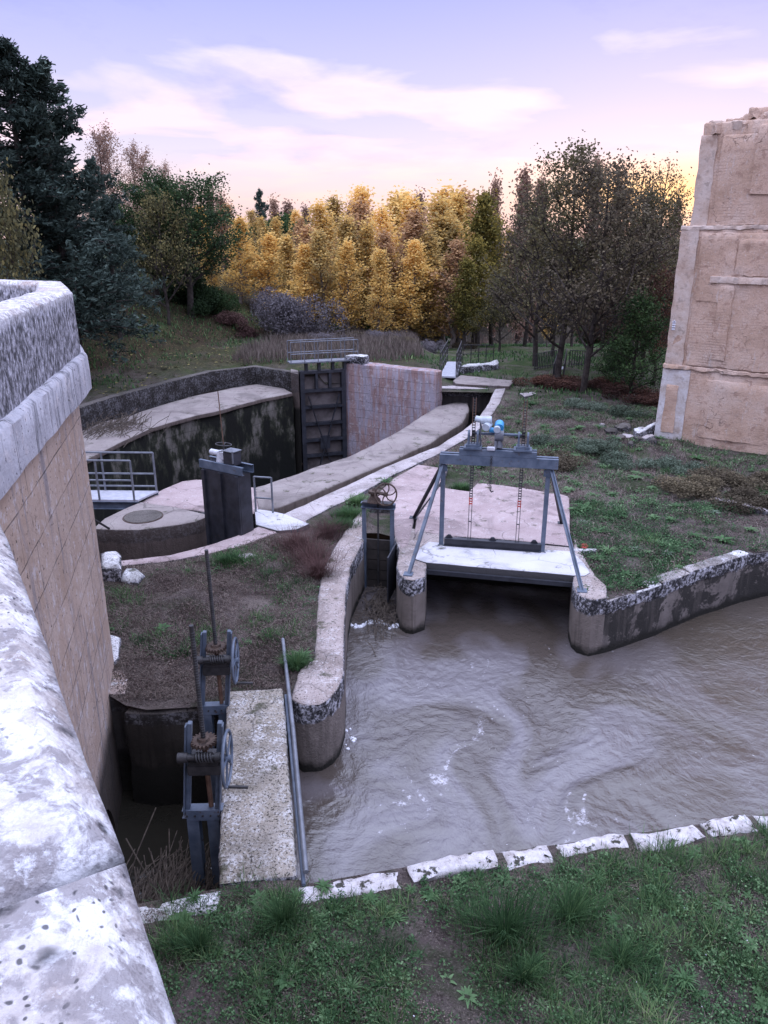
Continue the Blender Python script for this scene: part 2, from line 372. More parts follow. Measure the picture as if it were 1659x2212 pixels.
def mat_plaster():
    m = M('peeling_ochre_plaster', .95, .08); y = m.sep()[2]
    c = m.ramp(m.noise(.9, 7, .62), [(.3, (.42, .28, .2)), (.5, (.54, .375, .285)), (.72, (.6, .46, .38))])
    c = m.mix(m.ramp(m.noise(3.2, 7, .7, dist=.4), [(.56, 0), (.61, .65)]), c, (.34, .215, .16))
    c = m.mix(m.ramp(m.noise(1, 7, .7, vec=m.scale(m.pos, (3.4, 3.4, .9))), [(.6, 0), (.66, .55)]), c, (.58, .5, .45))
    bc, bf = brick(m, warp(m, m.uv(), 2, .05), .3, .09, .02)
    exp = m.ramp(m.noise(.7, 6, .7, dist=.6), [(.54, 0), (.66, .3)])
    c = m.mix(m.math('MULTIPLY', bf, exp), c, (.22, .14, .11))
    cr = m.vor(.9, warp(m, m.pos, 1.4, 1.2), 'DISTANCE_TO_EDGE'); cc = m.math('MULTIPLY', m.ramp(cr, [(.003, .6), (.009, 0)]), m.ramp(m.noise(.6, 3), [(.55, 0), (.62, 1)]))
    c = m.mix(cc, c, (.12, .08, .06))
    c = m.mix(m.ramp(m.noise(22, 8, .75), [(.54, 0), (.62, .45)]), c, (.25, .175, .14)); c = m.mix(m.ramp(m.noise(13, 8, .75, vec=m.scale(m.pos, (1, 1, .6))), [(.57, 0), (.63, .5)]), c, (.58, .5, .45))
    c = m.mix(m.ramp(m.noise(1, 6, .7, vec=m.scale(m.pos, (1.2, 1.2, 7))), [(.56, 0), (.64, .3)]), c, (.3, .21, .165))
    m.col(c)
    h = m.math('SUBTRACT', m.math('ADD', m.noise(11, 10, .75), m.math('MULTIPLY', m.noise(1.4, 5), .5)), m.math('ADD', m.math('MULTIPLY', m.math('MULTIPLY', bf, exp), .35), cc))
    m.bump(h, .8, .05); return m.m
MAT['plaster'] = mat_plaster()
def mat_pale_plaster():
    m = M('grey_white_render', .95, .08)
    c = m.ramp(m.noise(1.6, 8, .68), [(.36, (.38, .3, .25)), (.47, (.5, .44, .41)), (.62, (.6, .57, .57))])
    c = m.mix(m.ramp(m.noise(5, 7, .7), [(.55, 0), (.62, .6)]), c, (.3, .24, .2)); m.col(c); m.bump(m.noise(8, 8, .68), .8, .04); return m.m
MAT['render_pale'] = mat_pale_plaster()
MAT['render_pink'] = MAT['render_pale'].copy(); MAT['render_pink'].name = 'greyed_ochre_render'
for nd in MAT['render_pink'].node_tree.nodes:
    if nd.type == 'VALTORGB' and len(nd.color_ramp.elements) == 3:
        for e_, c_ in zip(nd.color_ramp.elements, ((.38, .27, .21), (.5, .38, .31), (.56, .46, .4))): e_.color = (*c_, 1)
def mat_ground():
    m = M('weedy_soil', .97, .05)
    P = m.sep(); soil = m.ramp(m.noise(2.2, 8, .68), [(.3, (.04, .03, .028)), (.5, (.095, .074, .07)), (.7, (.18, .145, .14))])
    soil = m.mix(m.ramp(m.noise(.6, 4, .6), [(.45, 0), (.65, .6)]), soil, (.21, .175, .15))
    deb = m.ramp(m.noise(40, 4, .7), [(.55, 0), (.62, .7)]); soil = m.mix(deb, soil, (.26, .22, .19))
    dk = m.ramp(m.noise(26, 4, .7), [(.54, 0), (.62, .7)]); soil = m.mix(dk, soil, (.03, .024, .02))
    gr = m.ramp(m.noise(7, 7, .7), [(.3, (.014, .028, .01)), (.7, (.045, .08, .026))])
    mask = m.ramp(m.noise(.5, 8, .7, dist=.4), [(.49, 0), (.62, .75)])
    c = m.mix(mask, soil, gr)
    # far meadow: greener, leaf-littered
    far = m.ramp(m.math('MULTIPLY', P[1], .01), [(.3, 0), (.45, .8)])
    c = m.mix(m.math('MULTIPLY', far, m.ramp(m.noise(.5, 5), [(.38, .2), (.55, 1)])), c, m.ramp(m.noise(1.7, 6, .7), [(.35, (.03, .055, .018)), (.6, (.06, .095, .03)), (.7, (.12, .095, .055))]))
    hill = m.math('MULTIPLY', m.ramp(P[2], [(.35, 0), (.9, 1)]), m.ramp(m.math('MULTIPLY', P[1], .01), [(.29, 0), (.31, 1)]))
    hc = m.ramp(m.noise(.9, 7, .7), [(.4, (.035, .032, .022)), (.55, (.05, .055, .025)), (.66, (.075, .1, .04))])
    hc = m.mix(m.ramp(m.noise(.35, 4, .6), [(.42, .75), (.6, .1)]), hc, (.06, .042, .03)); hc = m.mix(m.ramp(m.noise(9, 5, .7), [(.58, 0), (.62, .8)]), hc, (.22, .16, .08))
    c = m.mix(hill, c, hc)
    m.col(c); m.bump(m.math('ADD', m.noise(14, 8, .7), m.noise(50, 4, .7)), 1, .05); return m.m
MAT['ground'] = mat_ground()
def mat_water(name, deep, rough, foam=True, bsc=1.0, st=.6):
    m = M(name, rough, .5); m.b.inputs['IOR'].default_value = 1.5
    w = warp(m, m.scale(m.pos, (1, 1, .2)), .55, 1.5); w2 = warp(m, w, 1.7, .5)
    c = m.mix(m.ramp(m.noise(.5, 4), [(.35, 0), (.65, 1)]), deep, tuple(k*1.5 for k in deep))
    if foam:
        fl = m.ramp(m.noise(1, 7, .7, vec=m.scale(w2, (5, 2.2, 1))), [(.58, 0), (.66, .8)])
        area = m.ramp(m.noise(.38, 2), [(.44, .0), (.56, .9)])
        X = m.sep(); left = m.ramp(m.math('MULTIPLY', X[0], .1), [(.15, 1), (.5, .25)])
        ff = m.math('MULTIPLY', m.math('MULTIPLY', fl, area), left)
        c = m.mix(ff, c, (.5, .48, .52))
        dots = m.math('MULTIPLY', m.ramp(m.vor(7, w), [(.07, 1), (.12, 0)]), m.ramp(m.noise(1.1, 3), [(.52, 0), (.6, .8)]))
        c = m.mix(dots, c, (.55, .53, .56))
        m.put(m.b.inputs['Roughness'], m.mix(ff, rough, .6))
    m.col(c)
    h = m.math('ADD', m.noise(.8*bsc, 2, .5, vec=w), m.math('ADD', m.math('MULTIPLY', m.noise(1.9*bsc, 3, .55, vec=w2), .35), m.math('MULTIPLY', m.noise(9*bsc, 3, .6, vec=w), .05)))
    m.bump(h, st, .25); return m.m
def mat_basin():
    m = M('muddy_turbulent_water', .07, .5); m.b.inputs['IOR'].default_value = 1.75
    X = m.sep()[0]; w = warp(m, m.pos, .6, 1.2)
    sw = m.n.new('ShaderNodeAttribute'); sw.attribute_name = 'swirl'; c = m.mix(m.ramp(m.math('ADD', m.math('MULTIPLY', sw.outputs['Fac'], .7), m.math('MULTIPLY', m.noise(3, 6, .65, vec=w), .3)), [(.3, 0), (.7, 1)]), (.07, .056, .048), (.125, .11, .115))  # lavender sky reflection put into the base colour, swirled against the brown
    c = m.mix(m.ramp(m.math('MULTIPLY', X, .1), [(.3, 0), (.75, .8)]), c, (.07, .055, .04))  # browner to the right, darker reflections put into the colour
    a = m.n.new('ShaderNodeAttribute'); a.attribute_name = 'foam'
    br = m.ramp(m.noise(26, 6, .75), [(.4, 0), (.6, 1)])
    f = m.ramp(m.math('MULTIPLY', a.outputs['Fac'], m.math('ADD', br, .35)), [(.16, 0), (.6, .8)])
    sp_ = m.math('MULTIPLY', m.ramp(m.vor(7, w), [(.035, .7), (.07, 0)]), m.ramp(m.noise(.8, 3), [(.5, 0), (.58, 1)]))
    c = m.mix(f, c, (.55, .53, .58)); c = m.mix(sp_, c, (.5, .48, .5)); m.col(c); m.put(m.b.inputs['Roughness'], m.mix(f, .07, .7))
    m.bump(m.math('ADD', m.noise(5, 5, .62, vec=w), m.math('MULTIPLY', m.noise(17, 4, .6, vec=w), .25)), .5, .06); return m.m
MAT['water'] = mat_basin()
MAT['dark_water'] = mat_water('still_dark_water', (.02, .018, .014), .12, False, .8, .25)
MAT['river'] = mat_water('river_water', (.035, .03, .026), .06, False, .6, .08)
def mat_leaf(name, ramp, trans=.25, rough=.8, posn=.3, pvar=.35):
    m = M(name, rough, .15)
    a = m.n.new('ShaderNodeAttribute'); a.attribute_name = 'tone'
    oi = m.n.new('ShaderNodeObjectInfo')
    v = m.math('ADD', m.math('MULTIPLY', a.outputs['Fac'], 1-pvar), m.math('MULTIPLY', m.math('ADD', m.math('SUBTRACT', m.noise(posn, 3), .5), oi.outputs['Random']), pvar), True)
    c = m.ramp(v, ramp); m.col(c)
    tr = m.n.new('ShaderNodeBsdfTranslucent'); m.l(c, tr.inputs[0])
    mx = m.n.new('ShaderNodeMixShader'); mx.inputs[0].default_value = trans
    m.l(m.b.outputs[0], mx.inputs[1]); m.l(tr.outputs[0], mx.inputs[2]); m.l(mx.outputs[0], m.n['Material Output'].inputs[0])
    return m.m
MAT['leaf_gold'] = mat_leaf('golden_poplar_leaves', [(.0, (.27, .21, .10)), (.3, (.52, .38, .15)), (.6, (.82, .54, .16)), (1, (.96, .74, .34))], .45, posn=.5, pvar=.5)
MAT['leaf_tan'] = mat_leaf('pinkish_tan_foliage', [(.0, (.2, .12, .08)), (.5, (.46, .28, .15)), (1, (.72, .45, .2))], .35)
MAT['leaf_olive'] = mat_leaf('olive_turning_leaves', [(.0, (.045, .045, .012)), (.4, (.12, .11, .03)), (.75, (.26, .2, .045)), (1, (.42, .29, .06))], .3)
MAT['leaf_far'] = mat_leaf('hazy_far_foliage', [(.0, (.15, .1, .09)), (.5, (.3, .19, .14)), (1, (.46, .3, .2))], .3)
MAT['leaf_dark'] = mat_leaf('dark_thin_foliage', [(.0, (.035, .028, .02)), (.5, (.105, .085, .058)), (.85, (.2, .165, .10)), (1, (.28, .2, .12))], .25)
MAT['leaf_dusk'] = mat_leaf('brown_olive_foliage', [(.0, (.035, .03, .016)), (.5, (.10, .09, .045)), (1, (.26, .2, .09))], .25)
MAT['leaf_russet'] = mat_leaf('russet_foliage', [(.0, (.03, .018, .015)), (.5, (.09, .045, .035)), (1, (.18, .085, .05))], .2)
MAT['leaf_green'] = mat_leaf('deep_green_foliage', [(.0, (.012, .022, .01)), (.5, (.03, .055, .022)), (1, (.07, .12, .04))], .2)
MAT['needle'] = mat_leaf('blue_green_needles', [(.0, (.006, .010, .009)), (.4, (.027, .042, .034)), (.7, (.075, .105, .085)), (1, (.18, .23, .19))], .12)
MAT['leaf_yellowgreen'] = mat_leaf('yellow_green_leaves', [(.0, (.035, .035, .02)), (.5, (.10, .095, .045)), (1, (.38, .31, .12))], .3)
MAT['shrub_grey'] = mat_leaf('grey_purple_twigs', [(.0, (.07, .06, .065)), (.5, (.15, .135, .145)), (1, (.24, .21, .22))], .1)
MAT['grass'] = mat_leaf('grass_blades', [(.0, (.012, .03, .014)), (.4, (.055, .115, .045)), (.7, (.14, .23, .09)), (1, (.36, .4, .2))], .3, posn=1.2, pvar=.3)
MAT['straw'] = mat_leaf('dry_straw', [(.0, (.06, .045, .04)), (.5, (.2, .16, .135)), (1, (.46, .39, .34))], .2, posn=1.5)
MAT['cover'] = mat_leaf('small_herb_leaves', [(.0, (.012, .03, .014)), (.45, (.055, .115, .048)), (1, (.24, .36, .18))], .25, posn=1.5)
MAT['litter'] = mat_leaf('brown_plant_litter', [(.0, (.03, .022, .02)), (.5, (.11, .08, .07)), (1, (.3, .24, .2))], .1, posn=1.5)
MAT['weed'] = mat_leaf('broad_weed_leaves', [(.0, (.03, .065, .028)), (.5, (.07, .14, .055)), (1, (.16, .25, .12))], .25, .6, posn=2)
MAT['sage'] = mat_leaf('grey_green_sage', [(.0, (.04, .055, .035)), (.5, (.11, .145, .10)), (1, (.24, .29, .22))], .2, posn=1)
MAT['bramble'] = mat_leaf('red_brown_stems', [(.0, (.04, .022, .022)), (.5, (.11, .06, .055)), (1, (.2, .12, .1))], .1, posn=1)
# ---------------------------------------------------------------- fast meshes of small faces
def quads_mesh(name, C, U, V, tone):
    """n quads: centre C, half axes U, V"""
    n = len(C); P = np.stack([C-U-V, C+U-V*.4, C+U*.2+V, C-U+V*.5], 1).reshape(-1, 3).astype(np.float32)
    me = bpy.data.meshes.new(name); me.vertices.add(n*4); me.vertices.foreach_set('co', P.ravel())
    me.loops.add(n*4); me.loops.foreach_set('vertex_index', np.arange(n*4, dtype=np.int32))
    me.polygons.add(n); me.polygons.foreach_set('loop_start', np.arange(0, n*4, 4, dtype=np.int32))
    try: me.polygons.foreach_set('loop_total', np.full(n, 4, np.int32))
    except Exception: pass
    a = me.attributes.new('tone', 'FLOAT', 'POINT'); a.data.foreach_set('value', np.repeat(tone, 4).astype(np.float32))
    me.update(calc_edges=True); return me
def blades_mesh(name, B, az, hgt_, wid, lean, tone, droop=.5):
    """grass blades: two quads and a tip triangle each -> 5 verts, 2 faces (quad+tri)"""
    n = len(B); d = np.stack([np.cos(az), np.sin(az), np.zeros(n)], 1); s = np.stack([-np.sin(az), np.cos(az), np.zeros(n)], 1)
    w = wid[:, None]; h = hgt_[:, None]; ln = lean[:, None]
    zz = np.array([0, 0, 1.0])
    m = B+d*ln*h*.35+zz*h*.55; t = B+d*ln*h*(.9+.3*droop)+zz*h*(1-.45*droop*np.clip(ln, 0, 1))
    P = np.stack([B-s*w, B+s*w, m+s*w*.8, m-s*w*.8, t], 1).reshape(-1, 3).astype(np.float32)
    me = bpy.data.meshes.new(name); me.vertices.add(n*5); me.vertices.foreach_set('co', P.ravel())
    i = np.arange(n)*5; L = np.stack([i, i+1, i+2, i+3, i+3, i+2, i+4], 1).ravel().astype(np.int32)
    me.loops.add(n*7); me.loops.foreach_set('vertex_index', L)
    st = np.stack([np.arange(n)*7, np.arange(n)*7+4], 1).ravel().astype(np.int32)
    me.polygons.add(n*2); me.polygons.foreach_set('loop_start', st)
    try: me.polygons.foreach_set('loop_total', np.tile(np.array([4, 3], np.int32), n))
    except Exception: pass
    a = me.attributes.new('tone', 'FLOAT', 'POINT'); a.data.foreach_set('value', np.repeat(tone, 5).astype(np.float32))
    me.update(calc_edges=True); return me
def rand_dirs(n):
    v = rng.normal(size=(n, 3)); return v/np.linalg.norm(v, axis=1)[:, None]
def leaf_quads(name, C, size, tone, flat=0.0):
    n = len(C); d = rand_dirs(n); d[:, 2] += flat; d /= np.linalg.norm(d, axis=1)[:, None]
    u = np.cross(d, rand_dirs(n)); u /= np.linalg.norm(u, axis=1)[:, None]+1e-9; v = np.cross(d, u)
    s = (size*rng.uniform(.6, 1.3, n))[:, None]; return quads_mesh(name, C, u*s, v*s*.8, tone)
# ---------------------------------------------------------------- holes of the ground (all outlines on the z = 0 plateau)
WALK_L = [(474, 1913), (472, 1858), (478, 1748), (490, 1498)]; WALK_R = [(612, 1490), (643, 1897)]
PROM = [(628, 1512), (652, 1524), (690, 1521), (715, 1508), (732, 1488), (743, 1455), (745, 1340), (749, 1270), (758, 1225), (786, 1170)]
WALL_R = [(1311, 1294), (1375, 1275), (1431, 1259), (1491, 1234), (1595, 1202), (1619, 1194)]
basin = GP([(786, 1150)]+PROM[::-1]+[(613, 1505)]+[(643, 1897), (670, 1905), (900, 1866), (1180, 1825), (1460, 1785), (1659, 1755)])
basin += [(8.5, 8.9), (14, 10.5), (22, 13), (22, 19), (14, 17.3), (9.6, 16.9)]
basin += GP(WALL_R[::-1]+[(1275, 1296), (1243, 1282), (1237, 1250), (1237, 1170), (922, 1150), (921, 1240), (888, 1250), (866, 1234), (862, 1196), (850, 1150)])
pit = GP([(640, 1897)])[:0]+GP([(474, 1916), (400, 1930), (305, 1948)])+[(-4.6, 6.2), (-4.7, 10.9), (-4.1, 10.42)]+GP([(316, 1531), (437, 1524), (488, 1515)])+GP(WALK_L[::-1][:1])
RIM_IN = [(604, 1118), (686, 1080), (760, 1046), (830, 1012), (946, 966), (1000, 932), (1034, 903), (1056, 872), (1066, 848)]
RIM_OUT = [(662, 1127), (726, 1093), (806, 1053), (850, 1028), (961, 976), (1020, 942), (1052, 912), (1079, 874), (1092, 841)]
NEAR_IN = [(262, 1213), (366, 1201), (466, 1175), (550, 1143)]; NEAR_OUT = [(275, 1222), (390, 1209), (500, 1187), (590, 1155)]
LZ = .55
LRIM = [(634, 804), (550, 791), (454, 802), (366, 824), (246, 856), (184, 876), (120, 902)]
lock = GP(NEAR_IN+RIM_IN+[(945, 846)])+[(2.4, 36.0), (-1.9, 38.6), (-4.3, 37.6)]+[tuple(G(a, b, LZ)[:2]) for a, b in LRIM]+[(-14.5, 27), (-13.5, 22), (-9, 17.4), (-6.6, 15.9)]
HOLES = [basin, pit, lock]
FLATS = [GP([(905, 1008), (968, 1018), (1031, 1048), (1229, 1077), (1231, 1182), (1270, 1243), (1240, 1262), (900, 1270), (860, 1200), (786, 1100), (812, 1074)])]
# river bed polygon (carved by the terrain function)
def smooth01(t): t = np.clip(t, 0, 1); return t*t*(3-2*t)
def hgt(x, y, fine=True):
    x = np.asarray(x, float); y = np.asarray(y, float)
    toe = -13.9+(y-33)*.33
    hill = np.clip(.56*(toe-x), 0, 5.3)*smooth01((y-19)/12)*(1-smooth01((y-75)/30))
    up = .75*smooth01((y-37.2)/1.2)*(1-smooth01((x-1.5)/2.0))*smooth01((x+20)/6)
    left = .5*smooth01((y-31)/3)*smooth01((-6-x)/2)
    h = np.maximum(np.maximum(hill, up), left)
    drop = -3.6*smooth01((y-44)/42)
    h = np.where(hill > .8, hill+drop*.35*smooth01((-4-x)/3)+0, h+drop*np.where(hill > 0, 1-hill/.8*.65, 1))
    # river valley, opening to the right behind the trees
    rv = smooth01((y-76)/6)*(1-smooth01((y-118)/8))*smooth01((x-4)/6)
    h = h-1.6*rv
    h = h+.06*np.sin(x*1.3+y*.7)*np.sin(y*1.1-x*.4)+.04*np.sin(x*3.1+1)*np.sin(y*2.7)
    dd = np.full(x.shape, 1e9)
    for P in HOLES: dd = np.minimum(dd, dist_poly(x, y, P))
    k = smooth01((dd-.15)/1.0)
    zedge = np.where(y > 30, np.where(x < -3, .45, 0), -.02)
    base = np.where(dd < 1.2, h*k+zedge*(1-k), h)
    # mound of rubble / berm near the ruined building, gentle rise of the front bank
    base = base+.35*np.exp(-(((x-8.3)/1.6)**2+((y-25.5)/1.3)**2))
    base = base+.1*smooth01((5.6-y)/3)*(np.abs(x) < 30)
    for P in FLATS:
        base = np.where(in_poly(x, y, P), -.12, base)
    return base
def build_ground():
    pts = []; ed = []
    for P in HOLES:
        r_ = resample(P, .35); b = len(pts); pts += r_; ed += [(b+i, b+(i+1) % len(r_)) for i in range(len(r_))]
    nb = len(pts)
    def grid(x0, x1, y0, y1, s, ex=None):
        gx, gy = np.meshgrid(np.arange(x0, x1, s), np.arange(y0, y1, s)); gx = gx.ravel()+rng.uniform(-.2, .2, gx.size)*s; gy = gy.ravel()+rng.uniform(-.2, .2, gy.size)*s
        ok = np.ones(gx.size, bool)
        if ex: ok &= ~((gx > ex[0]) & (gx < ex[1]) & (gy > ex[2]) & (gy < ex[3]))
        for P in HOLES:
            ok &= ~in_poly(gx, gy, P) & (dist_poly(gx, gy, P) > s*.35)
        return list(zip(gx[ok], gy[ok]))
    a = (-7, 14, 3, 24); b_ = (-32, 40, -6, 64); c_ = (-160, 200, -40, 220)
    pts += grid(*a, .22)+grid(*b_, .8, a)+grid(*c_, 5, b_)
    for rr, k in ((400, 24), (900, 24), (2500, 24)): pts += [(math.cos(2*PI*i/k)*rr, math.sin(2*PI*i/k)*rr) for i in range(k)]
    r = delaunay_2d_cdt([Vector(p) for p in pts], ed, [], 0, 1e-6)
    co = np.array([tuple(v) for v in r[0]]); fs = [f for f in r[2]]
    cen = np.array([co[list(f)].mean(0) for f in fs]); keep = np.ones(len(fs), bool)
    for P in HOLES: keep &= ~in_poly(cen[:, 0], cen[:, 1], P)
    z = hgt(co[:, 0], co[:, 1])
    nz = np.array([fbm((x, y, 0), .9, 4) for x, y in co]); dd = np.full(len(co), 1e9)
    for P in HOLES: dd = np.minimum(dd, dist_poly(co[:, 0], co[:, 1], P))
    fl = np.zeros(len(co), bool)
    for P in FLATS: fl |= in_poly(co[:, 0], co[:, 1], P)
    z = z+np.where(fl, 0, nz*.07*smooth01(dd/.8))
    me = bpy.data.meshes.new('ground'); me.from_pydata([(a[0], a[1], b) for a, b in zip(co, z)], [], [f for f, k in zip(fs, keep) if k])
    me.shade_smooth(); o = link('ground', me, MAT['ground']); tag(o, kind='structure')
build_ground()
def plane(name, poly, z, mat):
    me = bpy.data.meshes.new(name); me.from_pydata([(x, y, z) for x, y in poly], [], [tuple(range(len(poly)))]); me.update()
    bm = bmesh.new(); bm.from_mesh(me); bmesh.ops.triangulate(bm, faces=bm.faces); bmesh.ops.recalc_face_normals(bm, faces=bm.faces)
    for f in bm.faces:
        if f.normal.z < 0: f.normal_flip()
    bm.to_mesh(me); bm.free(); return tag(link(name, me, mat), kind='structure')
WZ = -1.28
def build_water():
    xs = np.concatenate([np.arange(-1.9, 9.2, .045), np.arange(9.2, 22.6, .4)]); ys = np.concatenate([np.arange(6.2, 17.4, .05), np.arange(17.4, 20.6, .4)])
    gx, gy = np.meshgrid(xs, ys); sh = gx.shape; x = gx.ravel(); y = gy.ravel(); u, v = x.copy(), y.copy()
    ed_ = [(.75, 8.6, 1.2, 2.6), (2.9, 9.0, 1.3, -2.4), (1.9, 10.9, 1.2, 2.8), (3.7, 11.7, 1.3, -2.6), (.2, 11.4, .9, -2.2), (5.4, 9.9, 1.5, 2.2), (6.4, 12.2, 1.6, -1.6), (2.6, 13.0, 1.0, 1.8), (-.6, 9.0, .8, 2.0)]
    for cx, cy, r_, st in ed_:
        dx, dy = u-cx, v-cy; a = .5*st*np.exp(-(dx*dx+dy*dy)/(r_*r_)); u = cx+dx*np.cos(a)-dy*np.sin(a); v = cy+dx*np.sin(a)+dy*np.cos(a)
    N = mnoise.noise
    turb = np.exp(-(((x-2.2)/3.6)**2+((y-10.6)/3.6)**2)); turb = .25+.75*np.clip(turb*1.3, 0, 1)
    h = np.empty(len(x)); fo = np.empty(len(x))
    for i in range(len(x)):
        a, b = u[i], v[i]
        r1 = 1-abs(N((a*1.5, b*.75, .3)))*2.2; r2 = 1-abs(N((a*3.6, b*1.7, 4.1)))*2.2; s1 = N((a*.8, b*.8, 9)); s2 = N((x[i]*7, y[i]*7, 2))
        h[i] = .045*s1+.008*max(r1, 0)**3+.012*max(r2, 0)**3+.009*max(1-abs(N((a*7+.6*s1, b*4.5, 8)))*2.2, 0)**2+.004*s2
        r3 = 1-abs(N((a*2.1, b*.95, 21)))*2.6; fo[i] = max(r3, 0)**7*max(0, N((x[i]*.8, y[i]*.8, 5))*2.2+.25)*(.5+.8*N((x[i]*9, y[i]*9, 7)))
    s_ = np.hypot((x-2.15)*.86+(y-10.9)*.5, 0)     # the pale surge leaving the gate
    cr_ = ((x-1.75)*.5+(y-11.7)*.86); al = ((x-1.75)*.86-(y-11.7)*.5)
    fo = fo*turb*.75+.5*np.exp(-((al+.12*np.sin(cr_*5))/.10)**2-((cr_+.2)/.75)**2)*np.array([.5+.9*N((a*8, b*8, 1)) for a, b in zip(x, y)])
    z = WZ+h*turb
    tn = np.array([N((a*.75, b*.5, 13))+.5*N((a*2.2, b*1.1, 17)) for a, b in zip(u, v)])
    me = bpy.data.meshes.new('basin_water'); w_, h_ = sh[1], sh[0]; n_ = len(x)
    me.vertices.add(n_); me.vertices.foreach_set('co', np.stack([x, y, z], 1).astype(np.float32).ravel())
    i0 = (np.arange(h_-1)[:, None]*w_+np.arange(w_-1)[None, :]).ravel(); L_ = np.stack([i0, i0+1, i0+1+w_, i0+w_], 1).ravel().astype(np.int32)
    me.loops.add(len(L_)); me.loops.foreach_set('vertex_index', L_); me.polygons.add(len(i0)); me.polygons.foreach_set('loop_start', np.arange(0, len(L_), 4, dtype=np.int32))
    at = me.attributes.new('swirl', 'FLOAT', 'POINT'); at.data.foreach_set('value', np.clip(.5+tn*1.1, 0, 1).astype(np.float32)); at = me.attributes.new('foam', 'FLOAT', 'POINT'); at.data.foreach_set('value', np.clip(fo, 0, 1).astype(np.float32)); me.update(calc_edges=True); me.shade_smooth()
    tag(link('basin_water', me, MAT['water']), kind='structure')
build_water()
plane('pit_water', [(-8, 6), (-1.9, 6), (-1.9, 11), (-8, 11)], -1.9, MAT['dark_water'])
plane('lock_water', [(-17, 14), (7, 14), (7, 42), (-17, 42)], -5.6, MAT['dark_water'])
plane('river', [(3, 70), (120, 70), (120, 130), (3, 130)], -4.35, MAT['river'])
# ---------------------------------------------------------------- bridge
ARCH = None
FACE = [(2.1, -3.3), (-.2, .55), (-1.06, 2.0), (-3.3, 5.6), (-3.74, 7.6), (-4.66, 11.6), (-5.6, 13.66), (-9.5, 15.5)]
FACE_P = FACE[:5]+[(-4.53, 11.6), (-5.48, 13.7)]+FACE[7:]   # the wall leans in a little towards its foot
def offline(line, d):
    P = [Vector(p) for p in line]; out = []
    for i in range(len(P)):
        t = (P[min(i+1, len(P)-1)]-P[max(i-1, 0)]).normalized(); out.append(tuple(P[i]+Vector((t.y, -t.x))*d))
    return out
bridge = thing('bridge', 'stone bridge with lichen-whitened parapet and tan ashlar wall at the left', 'bridge')
body = [p for p in FACE]+[(-14, 17.5), (-20, 10), (-12, -6)]
wall = rprism('wall', body, -4, 4.81, MAT['ashlar'], bridge, step=.35, amp=.012, bev=.02, vstep=.5, bottom=True)
# arch over the pit channel, cut into the wall and kept as mesh
cut = MB(); pts = []
for k in range(17):
    a = PI*k/16; pts.append((8.25+1.15*math.cos(a), -1.95+1.15*math.sin(a)))
pts += [(7.1, -4.5), (9.4, -4.5)]
cut.add([(-10, y, z) for y, z in pts]+[(-2, y+.4, z) for y, z in pts], [tuple(range(len(pts))), tuple(range(2*len(pts)-1, len(pts)-1, -1))]+[(i, i+len(pts), (i+1) % len(pts)+len(pts), (i+1) % len(pts)) for i in range(len(pts))])
co_ = cut.build('cutter')
md = wall.modifiers.new('arch', 'BOOLEAN'); md.object = co_; md.operation = 'DIFFERENCE'; md.solver = 'EXACT'
bpy.context.view_layer.update(); dg = bpy.context.evaluated_depsgraph_get()
nm = bpy.data.meshes.new_from_object(wall.evaluated_get(dg)); wall.modifiers.clear(); wall.data = nm; nm.name = 'wall'
bpy.data.objects.remove(co_)
course = strip(offline(FACE, .02)[:4], .62, 1)
cl = offline(FACE_P, .1); cl = cl[3:]; rprism('string_course', strip(cl, .9, 1), 4.8, 5.34, MAT['course'], bridge, step=.2, amp=.02, bev=.05, chip=.3)
rprism('string_course', strip(offline(FACE, .03)[:4], .6, 1), 4.72, 5.32, MAT['course'], bridge, step=.3, amp=.01, bev=.03)
# parapet split into long stones with open joints
acc = 0
def par_stone(line, w=.46, amp=.008, step=.12, z0=5.33, z1=6.25, bev=.055):
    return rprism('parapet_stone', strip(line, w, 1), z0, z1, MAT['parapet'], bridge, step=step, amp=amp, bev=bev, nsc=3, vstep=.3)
def lerp2(a, b, t): return (a[0]+(b[0]-a[0])*t, a[1]+(b[1]-a[1])*t)
A0, A1, A2, A3, A4, A5, A6, A7 = FACE_P
par_stone([A0, lerp2(A0, A1, .62)], step=.1)
par_stone([lerp2(A0, A1, .625), (-.355, .815)], step=.06, bev=.05)
d1 = (-.36, .824); par_stone([d1, lerp2(A1, A2, .7), A2, lerp2(A2, A3, .12)], step=.06, bev=.05)
par_stone([lerp2(A2, A3, .124), lerp2(A2, A3, .5)]); par_stone([lerp2(A2, A3, .503), A3])
par_stone([A3, A4]); par_stone([A4, lerp2(A4, A5, .48)]); par_stone([lerp2(A4, A5, .482), A5, A6, A7], w=.5)
rprism('deck', [p for p in offline(FACE, -.3)]+[(-14, 17), (-19.5, 10), (-12, -5.8)], 4.73, 5.25, MAT['conc'], bridge, step=1.2, amp=.01)
# buttress blocks at the foot of the bridge
def block(label, pts, z0, z1, mat='block', step=.15, amp=.02, cat='block', name='stone_block', group=None, bev=.04, zz=0):
    o = rprism(name, [tuple(G(a, b, zz)[:2]) for a, b in pts], z0, z1, MAT[mat], None, step=step, amp=amp, bev=bev)
    return tag(o, label, cat, group)
block('squared buttress stone with orange lichen at the bridge foot above the dark pit', [(219, 1500), (226, 1447), (272, 1447), (281, 1470), (271, 1498)], -2.4, .02, 'footblock', cat='stone block')
block('narrow pale stone leaning on the bridge wall behind the orange-topped block', [(225, 1445), (238, 1378), (262, 1385), (258, 1430), (240, 1446)], -.6, .1, 'white_stone', cat='stone block')
block('white eroded block standing at the channel edge beside the bridge wall', [(222, 1262), (222, 1225), (262, 1225), (266, 1262)], -.3, .42, 'white_stone', cat='stone block', amp=.06, step=.1, bev=.09)
